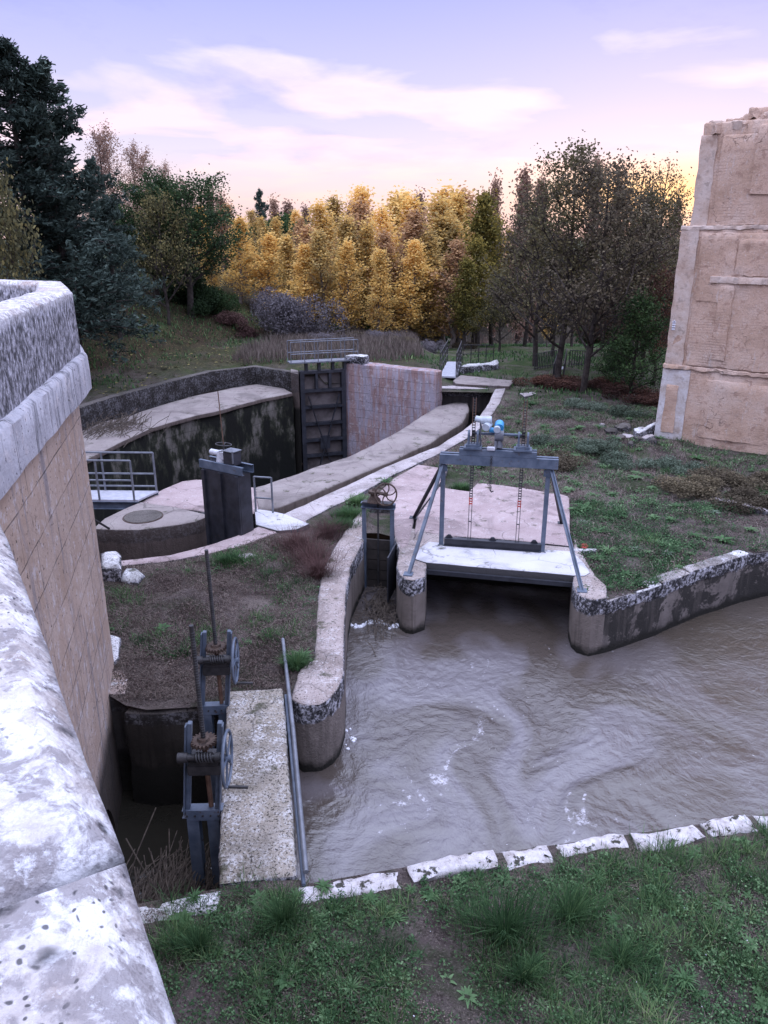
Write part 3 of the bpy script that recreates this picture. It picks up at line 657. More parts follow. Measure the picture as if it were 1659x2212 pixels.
block('low white boulder on the weedy ground right of the eroded block', [(262, 1262), (270, 1240), (300, 1238), (315, 1250), (300, 1266)], -.2, .14, 'white_stone', cat='boulder', amp=.05, step=.08, bev=.08, name='boulder')
# ---------------------------------------------------------------- concrete works round the basin
o = rprism('promontory_wall', smooth_poly(GP(PROM+[(786, 1098), (763, 1123), (726, 1178), (694, 1238), (690, 1271), (683, 1326), (679, 1425), (646, 1447)]), 0), -3, .045, MAT['conc'], step=.14, amp=.012, bev=.05, chip=.1)
tag(o, 'lichen-flecked concrete quay wall with rounded nose left of the churning water', 'quay wall')
o = rprism('walkway', GP(WALK_L+WALK_R), -3, .05, MAT['conc_gray'], step=.12, amp=.016, bev=.035, chip=.3)
tag(o, 'straight lichen-covered concrete walkway between the dark pit and the basin', 'walkway')
o = rprism('divider_pier', GP([(862, 1190), (857, 1226), (864, 1244), (878, 1254), (894, 1256), (919, 1248), (922, 1222), (922, 1150), (858, 1138), (852, 1165)]), -3, .04, MAT['conc'], step=.1, amp=.008, bev=.03)
tag(o, 'round-nosed concrete pier between the small and the large sluice openings', 'pier')
rp = [(1237, 1246), (1237, 1262), (1243, 1281), (1257, 1293), (1282, 1299), (1311, 1294), (1311, 1268), (1285, 1245), (1240, 1165)]
o = rprism('corner_pier', GP(rp), -3, .05, MAT['conc'], step=.12, amp=.012, bev=.04)
tag(o, 'rounded concrete corner pier at the right of the large sluice opening', 'pier')
wl = GP(WALL_R)
for i in range(5):
    a, b = wl[i], wl[i+1]; d = (Vector(b)-Vector(a)); n = max(1, round(d.length/.95))
wr = thing('retaining_wall', 'stained stone retaining wall with whitened coping right of the large sluice', 'wall')
rprism('wall', strip(wl+[(9.6, 17.0), (14, 17.4), (22, 19.1)], .45, 1), -3, -.28, MAT['stained'], wr, step=.25, amp=.03, bev=.02)
full = resample(wl+[(9.6, 17.0), (12, 17.2)], .9)[:9]
for i in range(len(full)-1):
    a, b = full[i], full[i+1]; dv = (Vector(b)-Vector(a)).normalized()*.012
    q = strip([tuple(Vector(a)+dv), tuple(Vector(b)-dv)], .3+.1*random.random(), 1)
    rprism('coping_stone', [(x, y-.04) for x, y in q], -.3, .02+random.uniform(-.05, .05), MAT['white_stone'] if i % 3 == 1 else MAT['stained'], wr, step=.1, amp=.03, bev=.04, chip=.4)
# culvert slab, apron slabs
o = rprism('culvert_slab', GP([(926, 1176), (1080, 1186), (1236, 1197), (1262, 1222), (1274, 1243), (1262, 1250), (1238, 1249), (921, 1221), (896, 1213), (905, 1190)]), -.16, .075, MAT['slab_white'], step=.2, amp=.006, bev=.02)
tag(o, 'smooth pale cement slab roofing the large sluice opening', 'slab')
pb = MB(); a, b = G(922, 1223), G(1238, 1251); pb.channel((a.x, a.y-.03, -.12), (b.x, b.y-.03, -.12), .06, .1, side=1)
tag(pb.build('edge_beam', MAT['dark_steel']), 'dark steel beam along the front lip of the pale slab', 'beam')
pv = thing('concrete_apron', 'broad worn concrete apron behind the sluice frame with open joints', 'paving')
rprism('slab', GP([(1031, 1046), (1130, 1058), (1230, 1075), (1231, 1130), (1232, 1182), (1065, 1167), (958, 1160), (905, 1150), (893, 1172), (900, 1120), (948, 1055), (1012, 1065)]), -.2, .06, MAT['pink'], pv, step=.25, amp=.012, bev=.03, chip=.3)
rprism('slab', GP([(903, 1006), (968, 1016), (944, 1054), (896, 1120), (884, 1180), (866, 1190), (852, 1160), (846, 1100), (786, 1098), (812, 1072), (850, 1036)]), -.2, .05, MAT['pink'], pv, step=.25, amp=.012, bev=.03, chip=.3)
rprism('slab', GP([(893, 1175), (906, 1153), (1063, 1170), (1233, 1185), (1240, 1198), (1080, 1187), (925, 1178), (905, 1192), (890, 1212), (884, 1195)]), -.2, .035, MAT['conc'], pv, step=.2, amp=.02, bev=.03)
# bank coping stones between grass and basin
line = [G(646, 1912), G(690, 1908), G(880, 1874), G(1010, 1846), G(1200, 1822), G(1330, 1800), G(1400, 1800), G(1540, 1772), G(1659, 1757), Vector((6.2, 8.35, 0)), Vector((7.6, 8.7, 0))]
seg = resample([tuple(p[:2]) for p in line], .1)[:-1]; seg = [p for p in seg if p[1] < 9.5]
seg = []
for i in range(len(line)-1):
    n = max(1, int((line[i+1]-line[i]).length/.1)); seg += [tuple(line[i].lerp(line[i+1], k/n)[:2]) for k in range(n)]
i = 0; k = 0
spots = ['moss-blotched', 'broad', 'dark-jointed', 'long', 'moss-tufted', 'thick', 'rounded', 'small']
wherel = ['first beside the metal pole', 'second from the metal pole', 'third from the metal pole', 'just below the middle of the basin', 'near the middle of the grassy bank', 'right of the bank middle', 'beside the clump of tall grass', 'close to the right frame edge', 'at the far right end', 'beyond the frame edge', 'last at right', 'outermost']
while i < len(seg)-8 and k < 12:
    n = random.randint(7, 13); pl = seg[i:i+n]; i += n
    wdt = random.uniform(.2, .33)
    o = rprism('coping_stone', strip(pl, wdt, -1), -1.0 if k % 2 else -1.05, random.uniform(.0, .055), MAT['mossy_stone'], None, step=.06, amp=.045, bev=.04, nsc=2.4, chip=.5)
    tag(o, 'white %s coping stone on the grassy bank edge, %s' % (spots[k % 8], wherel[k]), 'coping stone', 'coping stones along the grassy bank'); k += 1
o = rprism('bank_wall', strip([tuple(G(646, 1916)[:2])]+[tuple(p[:2]) for p in line[1:]]+[(14, 10.3), (22, 12.8)], .5, -1), -3, -.06, MAT['dark_wall'], step=.4, amp=.02)
tag(o, 'dark stone wall under the white coping of the grassy bank', 'wall')
o = rprism('pit_wall', strip(GP([(476, 1922), (400, 1932), (300, 1950)])+[(-4.7, 6.1)], .3, 1), -3, .0, MAT['white_stone'], step=.12, amp=.03, chip=.4)
tag(o, 'low whitened stone edge between the pit and the near grass', 'wall')
o = rprism('pit_wall', strip(GP([(496, 1513), (437, 1522), (316, 1530)])+[(-4.15, 10.4)], .35, -1), -3, -.12, MAT['dark_wall'], step=.15, amp=.04, chip=.3)
tag(o, 'dark crumbling back wall of the pit below the weedy mound', 'wall')
# culvert / channel inner walls (behind the openings)
cw = thing('sluice_tunnel', 'shadowed concrete tunnel behind the large sluice opening', 'tunnel')
rprism('back_wall', [tuple(G(905, 1150)[:2]), tuple(G(1245, 1170)[:2]), tuple((G(1245, 1170)+Vector((0, .4, 0)))[:2]), tuple((G(905, 1150)+Vector((0, .4, 0)))[:2])], -3, -.21, MAT['dark_wall'], cw, step=.5)
# ---------------------------------------------------------------- lock: rim, ledges, chamber walls, quay
lk = thing('lock_chamber', 'oval stone lock chamber with algae-blackened walls and cement ledges', 'lock')
rprism('rim', GP(RIM_IN+[(1069, 842), (1092, 841)]+RIM_OUT[::-1][1:]), -4, .05, MAT['rim'], lk, step=.3, amp=.015, bev=.03, chip=.2)
rprism('end_wall', GP([(942, 840), (1068, 842), (1072, 836), (942, 834)]), -4, .04, MAT['rim'], lk, step=.3, amp=.015, bev=.03)
rprism('near_coping', GP(NEAR_IN[:1]+[(230, 1217)][:0]+NEAR_IN[1:]+[(600, 1119), (662, 1127)]+NEAR_OUT[::-1])+[(-7.2, 15.1), (-7.4, 15.6)], -4, .03, MAT['pink'], lk, step=.2, amp=.02, bev=.03, chip=.3)
RZ = -.6
LED = [(548, 1052), (640, 1022), (750, 985), (800, 962), (860, 930), (910, 897), (945, 876), (985, 868), (1012, 868), (1014, 885), (1000, 912), (930, 955), (860, 988), (760, 1030), (680, 1064), (600, 1094), (560, 1104), (540, 1090)]
rprism('ledge', [tuple(G(a, b, RZ)[:2]) for a, b in LED], -6.5, RZ, MAT['ledge'], lk, step=.35, amp=.03, bev=.09)
LRZ = LZ+.06
lr = [tuple(G(a, b, LRZ)[:2]) for a, b in LRIM]+[(-14.6, 26), (-13.5, 21)]
rprism('rim', strip(lr, .35, -1), -4, LRZ, MAT['dark_wall'], lk, step=.35, amp=.02, bev=.04, chip=.2)
LLZ = -.3
fr = [(258, 905), (330, 880), (406, 858), (500, 838), (586, 824)]; nr = [(632, 848), (560, 862), (478, 885), (400, 902), (326, 924), (258, 955), (202, 984), (150, 1012)]
led = [tuple(G(a, b, LLZ)[:2]) for a, b in fr+nr]+[(-13.6, 24.5), (-14.2, 31)]
rprism('ledge', led, -.48, LLZ, MAT['ledge'], lk, step=.4, amp=.02, bev=.05)
cl_ = [tuple(G(a, b, LLZ)[:2]) for a, b in nr]+[(-11.8, 22), (-9, 20.2)]
rprism('chamber_wall', strip([(x-.12 if x < -6 else x, y+.12) for x, y in cl_], 1.2, 1 if poly_area(strip(cl_, 1, 1)) < 0 else -1), -6.5, LLZ-.17, MAT['chamber'], lk, step=.45, amp=.05, bev=.02)
# filler under trench between left rim and ledge
rprism('trench_floor', [tuple(G(a, b, LRZ)[:2]) for a, b in LRIM]+[(-14.6, 27), (-12.6, 27)]+[tuple(G(a, b, LLZ)[:2]) for a, b in fr], -2, -.95, MAT['dark_wall'], lk, step=.8, amp=.03)
rprism('trench_floor', GP([(600, 1120), (700, 1078), (830, 1012), (946, 966), (1034, 903), (1066, 848), (945, 846), (900, 900), (750, 1000), (560, 1090)]), -4, -2.1, MAT['dark_wall'], lk, step=.8, amp=.03)
# apron, quay, right platform
rprism('apron', GP([(304, 1083), (330, 1066), (372, 1048), (392, 1040), (425, 1035), (450, 1036), (500, 1046), (552, 1052), (560, 1104), (540, 1108), (446, 1104), (390, 1097), (330, 1088)]), -6.5, .0, MAT['pink'], lk, step=.3, amp=.02, bev=.04, chip=.3)
QU = [(205, 1140), (225, 1122), (262, 1104), (304, 1086), (390, 1099), (444, 1112), (446, 1118), (422, 1128), (386, 1135), (350, 1140), (300, 1146), (250, 1146), (205, 1144)]
rprism('quay', GP(QU), -4, .03, MAT['ledge'], lk, step=.25, amp=.01, bev=.03)
rprism('platform', GP([(550, 1104), (585, 1109), (618, 1117), (668, 1137), (640, 1149), (600, 1152), (578, 1146), (553, 1139)]), -.9, .08, MAT['slab_white'], lk, step=.2, amp=.008, bev=.02)
mh = MB(); c = G(309, 1116, .04); mh.torus((c.x, c.y, .035), (0, 0, 1), .5, .02, 32, 6)
mh.build('manhole_ring', MAT['rust'], lk, True)
mh = MB(); mh.tube([(c.x, c.y, .03), (c.x, c.y, .055)], .48, 32); mh.build('manhole_cover', MAT['dark_wall'], lk)
plane('channel_water', [(-12, 15), (-3, 15), (-1, 20), (-12, 18.5)], -1.7, MAT['dark_water'])
pw = thing('throat_wall', 'tall pink-streaked stone wall right of the far lock gate', 'wall')
WT = 1.0
pa, pb_ = (-1.95, 38.55), (2.45, 35.8)
mid = (.9, 37.1)
rprism('wall', [pa, (-.4, 37.62), (1.1, 36.68), pb_, (2.75, 36.3), (1.3, 37.3), (-.2, 38.3), (-1.7, 39.3)], -6.5, WT, MAT['pinkwall'], pw, step=.35, amp=.04, bev=.04, chip=.3, vstep=.6)
for a, b in ((0, .3), (.31, .62)):
    x0 = lerp2(pa, (-.4, 37.62), a); x1 = lerp2(pa, (-.4, 37.62), b)
    rprism('top_block', strip([x0, x1], .5, 1), WT-.02, WT+.35*(1+b*.3), MAT['white_stone'], pw, step=.15, amp=.05, bev=.06)
o = rprism('gate_post_wall', [tuple(W(628, 806, 37.9)[:2]), tuple(W(645, 806, 37.5)[:2]), tuple(W(645, 806, 38.6)[:2]), tuple(W(628, 806, 39)[:2])], -6.5, .62, MAT['ledge'], lk, step=.3, amp=.02)
# ---------------------------------------------------------------- far lock gate
gl, gr_ = W(647, 797, 37.7), W(744, 788, 38.45)
gd = (Vector((gr_.x, gr_.y, 0))-Vector((gl.x, gl.y, 0))); GW = gd.length; GA = math.atan2(gd.y, gd.x)
lg = thing('lock_gate', 'tall rusty black lock gate with crossed braces closing the far end of the chamber', 'lock gate', (gl.x, gl.y, 0), GA)
zt, zb = .72, -5.9
q = MB(); q.box((GW/2, .16, (zt+zb)/2), (GW-.1, .05, zt-zb)); q.build('plating', MAT['plating'], lg)
q = MB()
for x in (.09, GW-.09): q.box((x, 0, (zt+zb)/2), (.22, .3, zt-zb))
q.build('stile', MAT['dark_steel'], lg, bevel=.01)
for i, z in enumerate([zt-.08, -.28, -1.1, -1.95, -2.8, -3.6, -4.4, -5.2]):
    q = MB(); q.box((GW/2, -.02, z), (GW-.4, .26, .14)); q.build('crossbeam', MAT['dark_steel'], lg, bevel=.01)
for x in (GW*.36, GW*.66):
    q = MB(); q.box((x, 0, .24), (.13, .24, .85)); q.build('stub_post', MAT['dark_steel'], lg)
q = MB(); q.beam((.35, -.2, -.5), (GW-.45, -.2, -5.4), .03, .17, (0, 1, 0)); q.build('brace', MAT['dark_steel'], lg)
q = MB(); q.beam((GW-.35, -.2, -.5), (.5, -.2, -5.2), .03, .15, (0, 1, 0)); q.build('brace', MAT['dark_steel'], lg)
q = MB(); q.box((GW/2, -.22, -2.9), (.5, .03, .7)); q.build('brace_plate', MAT['dark_steel'], lg)
# gangway with railings on the gate
gw = thing('gangway', 'narrow steel gangway with twin railings on top of the far lock gate', 'gangway', (gl.x, gl.y, 0), GA)
q = MB(); q.box((GW/2+.1, .15, zt+.42), (GW+1.2, .75, .06)); q.build('deck', MAT['galv'], gw)
for x in (.35, 1.0, 1.7, 2.3):
    q = MB(); q.box((x, .1, zt+.2), (.12, .3, .4)); q.build('support', MAT['dark_steel'], gw)
for s in (-.2, .5):
    q = MB()
    for x in np.linspace(-.45, GW+.65, 6): q.tube([(x, s, zt+.42), (x, s, zt+1.42)], .022, 6)
    for z in (zt+.85, zt+1.42): q.tube([(-.45, s, z), (GW+.65, s, z)], .022, 6)
    q.build('railing', MAT['galv'], gw)
# ---------------------------------------------------------------- footbridge left, handrail, lifting sluice
def railing(parent, p, q_, h=1.1, n=3, mids=(.5,), r=.025, name='railing', mat='galv'):
    p, q_ = Vector(p), Vector(q_); b = MB()
    for k in range(n):
        a = p.lerp(q_, k/(n-1)); b.tube([a, a+Vector((0, 0, h))], r*1.1, 8)
    for m_ in (1.0,)+tuple(mids): b.tube([p+Vector((0, 0, h*m_)), q_+Vector((0, 0, h*m_))], r, 8)
    return b.build(name, MAT[mat], parent, True)
fb = thing('footbridge', 'small steel footbridge with double tube railings beside the bridge wall', 'footbridge')
e1, e2 = G(298, 1080, .12), G(342, 1060, .12); dv = Vector((-1, .03, 0))
q = MB(); q.add([e1+dv*3.2+Vector((0, 0, 0)), e1, e2, e2+dv*3.2, e1+dv*3.2-Vector((0, 0, .05)), e1-Vector((0, 0, .05)), e2-Vector((0, 0, .05)), e2+dv*3.2-Vector((0, 0, .05))],
    [(0, 1, 2, 3), (7, 6, 5, 4), (0, 4, 5, 1), (1, 5, 6, 2), (2, 6, 7, 3), (3, 7, 4, 0)]); q.build('deck', MAT['deck'], fb)
for e in (e1, e2):
    q = MB(); z = Vector((0, 0, -.16)); q.channel(e+dv*3.2+z, e+z, .08, .22, side=-1 if e is e1 else 1); q.build('side_beam', MAT['steel'], fb)
railing(fb, e1+dv*3.0, e1+dv*.1, 1.12, 4, (.5,), .028); railing(fb, e2+dv*3.0, e2+dv*.05, 1.12, 3, (.45, .12), .028)
hr = thing('handrail', 'short tube handrail beside the black lifting sluice', 'handrail')
p0, p1 = G(590, 1114), Vector((-3.4, 19.2, 0)); railing(hr, (p1.x, p1.y, .0), (p0.x, p0.y, 0), 1.05, 2, (.45,), .024)
A, B, C_ = G(447, 1137), G(524, 1158), G(553, 1143)
ls = thing('lifting_sluice', 'tall black steel sluice box with white handwheel actuator on its twin beams', 'sluice gate', (A.x, A.y, 0), math.atan2(B.y-A.y, B.x-A.x))
Wd = (B-A).length; Dp = .42
q = MB(); q.box((Wd/2, Dp/2, .05), (Wd, Dp, 3.0)); q.build('box', MAT['dark_steel'], ls, bevel=.012)
for x in (.05, Wd*.5, Wd-.05):
    q = MB(); q.box((x, -.02, .05), (.1, .06, 2.96)); q.build('stiffener', MAT['dark_steel'], ls, bevel=.006)
for y in (.04, .38):
    q = MB(); q.channel((-.1, y, 1.66), (Wd+.12, y, 1.66), .07, .2, side=1 if y < .2 else -1); q.build('top_beam', MAT['steel'], ls)
act = MB(); act.tube([(.5, .2, 1.72), (.5, .2, 2.02)], [.14, .1], 14); act.tube([(.16, .2, 1.95), (.5, .2, 1.95)], .075, 14); act.box((.6, .2, 1.93), (.24, .2, .18)); act.build('actuator', MAT['white_paint'], ls, True)
q = MB(); q.box((.86, .2, 1.9), (.34, .3, .34)); q.build('control_box', MAT['dark_steel'], ls, bevel=.02)
q = MB(); q.box((1.02, .05, 1.96), (.03, .03, .3)); q.box((.86, .2, 2.085), (.36, .32, .02)); q.build('box_lid', MAT['galv'], ls)
q = MB(); q.torus((.6, .2, 2.2), (.05, .1, 1), .19, .012, 28, 6)
for k in range(3):
    a = 2*PI*k/3; q.tube([(.6, .2, 2.17), (.6+.19*math.cos(a), .2+.19*math.sin(a), 2.2)], .009, 6)
q.tube([(.6, .2, 2.0), (.6, .2, 2.2)], .02, 8); q.build('handwheel', MAT['iron'], ls)
q = MB(); q.tube([(.6, .2, 2.1), (.56, .18, 3.5)], .012, 6); q.build('antenna', MAT['rust_rod'], ls)
# ---------------------------------------------------------------- wheel sluice
p0, p1 = G(787, 1165), G(847, 1170)
ws = thing('wheel_sluice', 'small steel-framed sluice with rusty spoked handwheel on the narrow channel', 'sluice gate', (p0.x, p0.y, 0), math.atan2(p1.y-p0.y, p1.x-p0.x)); w_ = (p1-p0).length
for x in (0, w_):
    q = MB(); q.channel((x, 0, -2.2), (x, 0, .84), .09, .08, .012, side=1 if x else -1); q.build('post', MAT['steel'], ws)
q = MB(); q.channel((-.07, 0, .9), (w_+.07, 0, .9), .14, .13, .014, side=-1); q.build('crossbeam', MAT['steel'], ws)
q = MB(); q.box((w_*.5, 0, .98), (w_+.05, .2, .03)); q.build('top_plate', MAT['iron'], ws)
q = MB(); cx = w_*.36; q.tube([(cx, 0, .99), (cx, 0, 1.06), (cx, 0, 1.12), (cx, 0, 1.2)], [.17, .15, .09, .08], 16); q.build('pedestal', MAT['rust'], ws, True)
q = MB(); q.gear((cx, 0, 1.24), (0, 0, 1), .14, .06, 18, .02); q.tube([(cx, 0, 1.27), (cx, 0, 1.34)], [.06, .03], 10); q.build('crown_gear', MAT['rust'], ws)
wc = Vector((w_*.82, -.14, 1.24)); ax = Vector((.45, -1, .25)).normalized()
q = MB(); q.tube([(cx, 0, 1.24), wc], [.045, .04], 10); q.tube([wc-ax*.07, wc+ax*.05], [.06, .05], 12); q.build('shaft', MAT['rust'], ws, True)
q = MB(); q.torus(wc, ax, .26, .02, 36, 8)
xx = ax.orthogonal().normalized(); yy = ax.cross(xx)
for k in range(6):
    a = 2*PI*k/6; pts = []
    for t in np.linspace(.04, .25, 6):
        b_ = a+.9*(t/.25)**1.5*.7; pts.append(wc+(xx*math.cos(b_)+yy*math.sin(b_))*t)
    q.tube(pts, .015, 6)
q.build('handwheel', MAT['rust'], ws, True)
q = MB(); q.tube([(w_*.5, 0, -1.9), (w_*.5, 0, .95)], .022, 8); q.build('stem', MAT['iron'], ws)
for k in range(5):
    q = MB(); q.box((w_/2, .06, -.13-.27*k), (w_-.06, .05, .262)); q.build('plank', MAT['wood_dark'], ws, bevel=.01)
q = MB(); q.box((w_+.12, -.5, -.55), (.03, 1.1, 1.15)); q.build('side_plate', MAT['dark_steel'], ws)
# ---------------------------------------------------------------- rack sluice
L0, R0 = G(953, 1182), G(1171, 1197); RW = (R0-L0).length; RA = math.atan2(R0.y-L0.y, R0.x-L0.x)
rs = thing('rack_sluice', 'large blue-grey steel sluice frame with twin toothed racks and blue gear motor', 'sluice gate', (L0.x, L0.y, 0), RA)
inv = Matrix.Rotation(-RA, 4, 'Z') @ Matrix.Translation(-L0)
for x in (0, RW):
    q = MB(); q.channel((x, 0, .04), (x, 0, 2.08), .1, .1, .012, side=1 if x else -1); q.build('post', MAT['steel'], rs)
for y in (-.09, .09):
    q = MB(); q.channel((-.08, y, 2.21), (RW+.2, y, 2.21), .09, .22, .016, side=1 if y < 0 else -1); q.build('main_beam', MAT['steel'], rs)
    q = MB(); q.channel((.36, y, 2.395), (RW-.28, y, 2.395), .08, .14, .014, side=1 if y < 0 else -1); q.build('upper_beam', MAT['steel'], rs)
for (xt, foot) in ((-.02, (882, 1241)), (RW+.06, (1257, 1277)), (-.03, (893, 1119)), (RW+.05, (1213, 1131))):
    f = inv @ G(foot[0], foot[1], .04); q = MB(); q.beam((xt, -.04 if f.y < 0 else .06, 2.06), f, .075, .02); q.beam((xt+.03, -.06 if f.y < 0 else .08, 2.06), f+Vector((.03, 0, 0)), .02, .07)
    q.box((f.x, f.y, .055), (.2, .2, .02)); q.build('brace', MAT['steel'] if f.y < 0 else MAT['dark_steel'], rs)
for x in (0, RW):
    q = MB(); q.box((x, -.06, 1.98), (.2, .012, .16))
    for dx in (-.06, .06):
        for z_ in (1.93, 2.03): q.tube([(x+dx, -.06, z_), (x+dx, -.085, z_)], .014, 6)
    q.build('gusset_plate', MAT['steel'], rs)
    q = MB(); q.box((x, -.03, .055), (.2, .2, .02))
    for dx in (-.06, .06): q.tube([(x+dx, -.09, .06), (x+dx, -.09, .1)], .014, 6)
    q.build('base_plate', MAT['steel'], rs)
rx = (RW*.278, RW*.748)
def rack(x):
    b = MB()
    for s in (-.032, .032): b.box((x+s, 0, 1.87), (.014, .022, 3.5))
    z = 1.14
    while z < 3.6: b.box((x, 0, z), (.056, .02, .022)); z += .062
    for z in (.25, .7): b.box((x, 0, z), (.056, .02, .02))
    b.tube([(x, 0, .1), (x, 0, .24)], .03, 10)
    return b
for x in rx:
    rack(x).build('rack', MAT['iron'], rs)
    q = MB()
    for s in (-.032, .032): q.box((x+s, -.001, 1.2), (.017, .026, .2))
    for z in (1.14, 1.2, 1.26): q.box((x, -.001, z), (.058, .024, .024))
    q.build('red_mark', MAT['red'], rs)
    q = MB()
    for s in (-.032, .032): q.box((x+s, -.002, 3.3), (.017, .026, .62))
    q.build('rust_section', MAT['rust_rod'], rs)
    q = MB()
    for s in (-.1, .1):
        q.box((x+s, 0, 2.62), (.045, .2, .34)); q.tube([(x+s-.023, 0, 2.79), (x+s+.023, 0, 2.79)], .1, 16)
    q.box((x, 0, 2.49), (.4, .34, .05)); q.box((x, .0, 2.54), (.3, .26, .07)); q.build('housing', MAT['steel'], rs, bevel=.008)
    q = MB(); q.gear((x, .09, 2.78), (1, 0, 0), .075, .08, 12, .022); q.build('pinion', MAT['iron'], rs)
q = MB(); q.tube([(rx[0], .09, 2.79), (rx[1], .09, 2.79)], .032, 12); q.build('drive_shaft', MAT['steel'], rs, True)
gx = RW*.52
q = MB(); q.tube([(gx-.1, .09, 2.79), (gx+.1, .09, 2.79)], .15, 18); q.tube([(gx, .09, 2.5), (gx, .09, 2.7)], [.1, .06], 12); q.box((gx-.07, .09, 2.56), (.05, .3, .2)); q.build('gearbox', MAT['galv'], rs, True)
q = MB(); q.tube([(gx-.01, -.02, 2.95), (gx-.01, .2, 3.0)], .105, 18); q.tube([(gx-.06, .03, 2.88), (gx-.22, .03, 2.9)], .06, 14); q.build('blue_gear_unit', MAT['motor_blue'], rs, True)
q = MB(); q.tube([(gx-.05, -.1, 2.93), (gx-.05, .0, 2.95)], .075, 16); q.build('blue_cap', MAT['motor_grey'], rs, True)
q = MB(); q.tube([(gx-.42, .03, 3.1), (gx-.18, .03, 3.12)], .085, 18); q.tube([(gx-.3, -.12, 2.98), (gx-.24, .06, 3.02)], .085, 18); q.tube([(gx-.55, .03, 3.14), (gx-.42, .03, 3.12)], .07, 16)
for k in range(5): q.torus((gx-.25-.035*k, .03, 3.11), (1, 0, 0), .085, .008, 16, 5)
q.build('motor', MAT['motor_grey'], rs, True)
q = MB(); q.tube([(gx-.42, .06, 3.08), (gx-.42, .06, 2.75), (gx-.4, .09, 2.5)], .02, 8); q.build('conduit', MAT['galv'], rs)
q = MB(); q.box((gx-.16, -.1, 2.5), (.18, .12, .07)); q.build('junction_box', MAT['white_paint'], rs, bevel=.01)
q = MB(); q.box((RW/2+.02, 0, .15), (RW-.1, .1, .2)); q.box((RW/2+.02, -.02, .07), (RW-.1, .17, .035)); q.box((RW/2+.02, -.02, .25), (RW-.1, .14, .02)); q.build('gate_leaf', MAT['dark_steel'], rs, bevel=.004)
for x in (.18, RW*.51, RW-.2):
    q = MB(); q.add([(x-.1, -.01, .25), (x+.1, -.01, .25), (x+.03, -.01, .34), (x-.03, -.01, .34), (x-.1, .02, .25), (x+.1, .02, .25), (x+.03, .02, .34), (x-.03, .02, .34)],
        [(0, 1, 2, 3), (7, 6, 5, 4), (0, 4, 5, 1), (1, 5, 6, 2), (2, 6, 7, 3), (3, 7, 4, 0)]); q.torus((x, -.02, .305), (0, 1, 0), .018, .005, 10, 5); q.build('lifting_lug', MAT['dark_steel'], rs)
q = MB(); z = 2.32; k = 0
while z > 1.55:
    q.torus((gx-.14, -.16, z), (1, 0, 0) if k % 2 else (0, 1, 0), .022, .006, 10, 5); z -= .036; k += 1
for dx, dz in ((-.04, 1.68), (.035, 1.72), (.02, 1.62), (-.02, 1.75)): q.torus((gx-.14+dx, -.16, dz), (1, 1, 0), .025, .006, 10, 5)
q.tube([(gx-.14, -.16, 1.56), (gx-.1, -.16, 1.5), (gx-.06, -.16, 1.53)], .016, 6); q.build('chain', MAT['iron'], rs)
# ---------------------------------------------------------------- screw hoists over the pit
def make_hoist():
    t = thing('screw_hoist', 'nearer screw hoist with toothed crown wheel and bare rod over the pit', 'sluice hoist')
    for x in (-.2, .17):
        q = MB(); lean = .13
        q.beam((x, 0, .0), (x+lean, 0, 1.32), .055, .08); q.beam((x+.04*(1 if x > 0 else -1), -.05, .0), (x+lean+.04*(1 if x > 0 else -1), -.05, 1.32), .018, .1)
        q.build('leg', MAT['steel'], t, bevel=.005)
    q = MB(); q.channel((-.27, 0, -.03), (.25, 0, -.03), .14, .12, .014, side=-1); q.box((0, -.08, -.03), (.42, .02, .16)); q.build('base_beam', MAT['steel'], t)
    for x in (-.14, .12):
        q = MB(); q.channel((x, 0, -.1), (x, 0, -2.6), .15, .16, .014, side=1 if x > 0 else -1); q.build('guide', MAT['steel'], t)
    q = MB()
    for x in (-.2, -.1, 0, .1, .2):
        q.tube([(x, -.085, -.03), (x, -.105, -.03)], .014, 6)
    q.build('bolts', MAT['iron'], t)
    q = MB(); q.box((.08, 0, .78), (.38, .26, .12)); q.box((.08, -.12, .7), (.42, .04, .16)); q.box((.08, .12, .72), (.4, .04, .2)); q.build('bearing_bracket', MAT['iron'], t, bevel=.015)
    q = MB(); q.tube([(.1, .03, -.5), (.08, .0, .95)], .032, 10); q.build('lower_stem', MAT['rust_rod'], t)
    q = MB(); pts = [(.08, 0, .9), (.07, 0, 1.8), (.06, 0, 2.66)]; q.tube(pts, .028, 12)
    for k in range(46):
        z = .95+k*.036; q.torus((.08-.011*(z-.9), 0, z), (0, 0, 1), .028, .005, 10, 4)
    q.build('screw_rod', MAT['iron'], t, True)
    q = MB(); q.gear((.08, 0, 1.04), (0, 0, 1), .165, .05, 20, .032); q.tube([(.08, 0, 1.04), (.08, 0, 1.1)], [.09, .07], 16); q.build('crown_wheel', MAT['rust'], t)
    q = MB(); q.tube([(-.2, -.16, .92), (.36, -.16, .92)], .04, 12); q.tube([(-.22, -.16, .92), (-.1, -.16, .92)], .062, 12)
    for k in range(6): q.torus((.02+k*.035, -.16, .92), (1, 0, .25), .055, .014, 14, 6)
    q.tube([(.24, -.16, .92), (.3, -.16, .92)], .062, 12); q.build('worm_shaft', MAT['iron'], t, True)
    q = MB(); q.torus((.38, -.14, .88), (1, 0, 0), .34, .02, 40, 8)
    for k in range(5):
        a = 2*PI*k/5+.4; q.tube([(.38, -.14, .88), (.38, -.14+.35*math.cos(a), .88+.35*math.sin(a))], .014, 6)
    q.tube([(.33, -.14, .88), (.43, -.14, .88)], .045, 12)
    q.build('handwheel', MAT['steel'], t, True)
    q = MB(); q.tube([(.38, -.3, .58), (.5, -.3, .58), (.64, -.3, .57)], [.016, .022, .02], 8); q.build('crank_handle', MAT['iron'], t, True)
    return t
h1 = make_hoist(); p = G(441, 1750); h1.location = (p.x, p.y, .02); h1.rotation_euler.z = R(2)
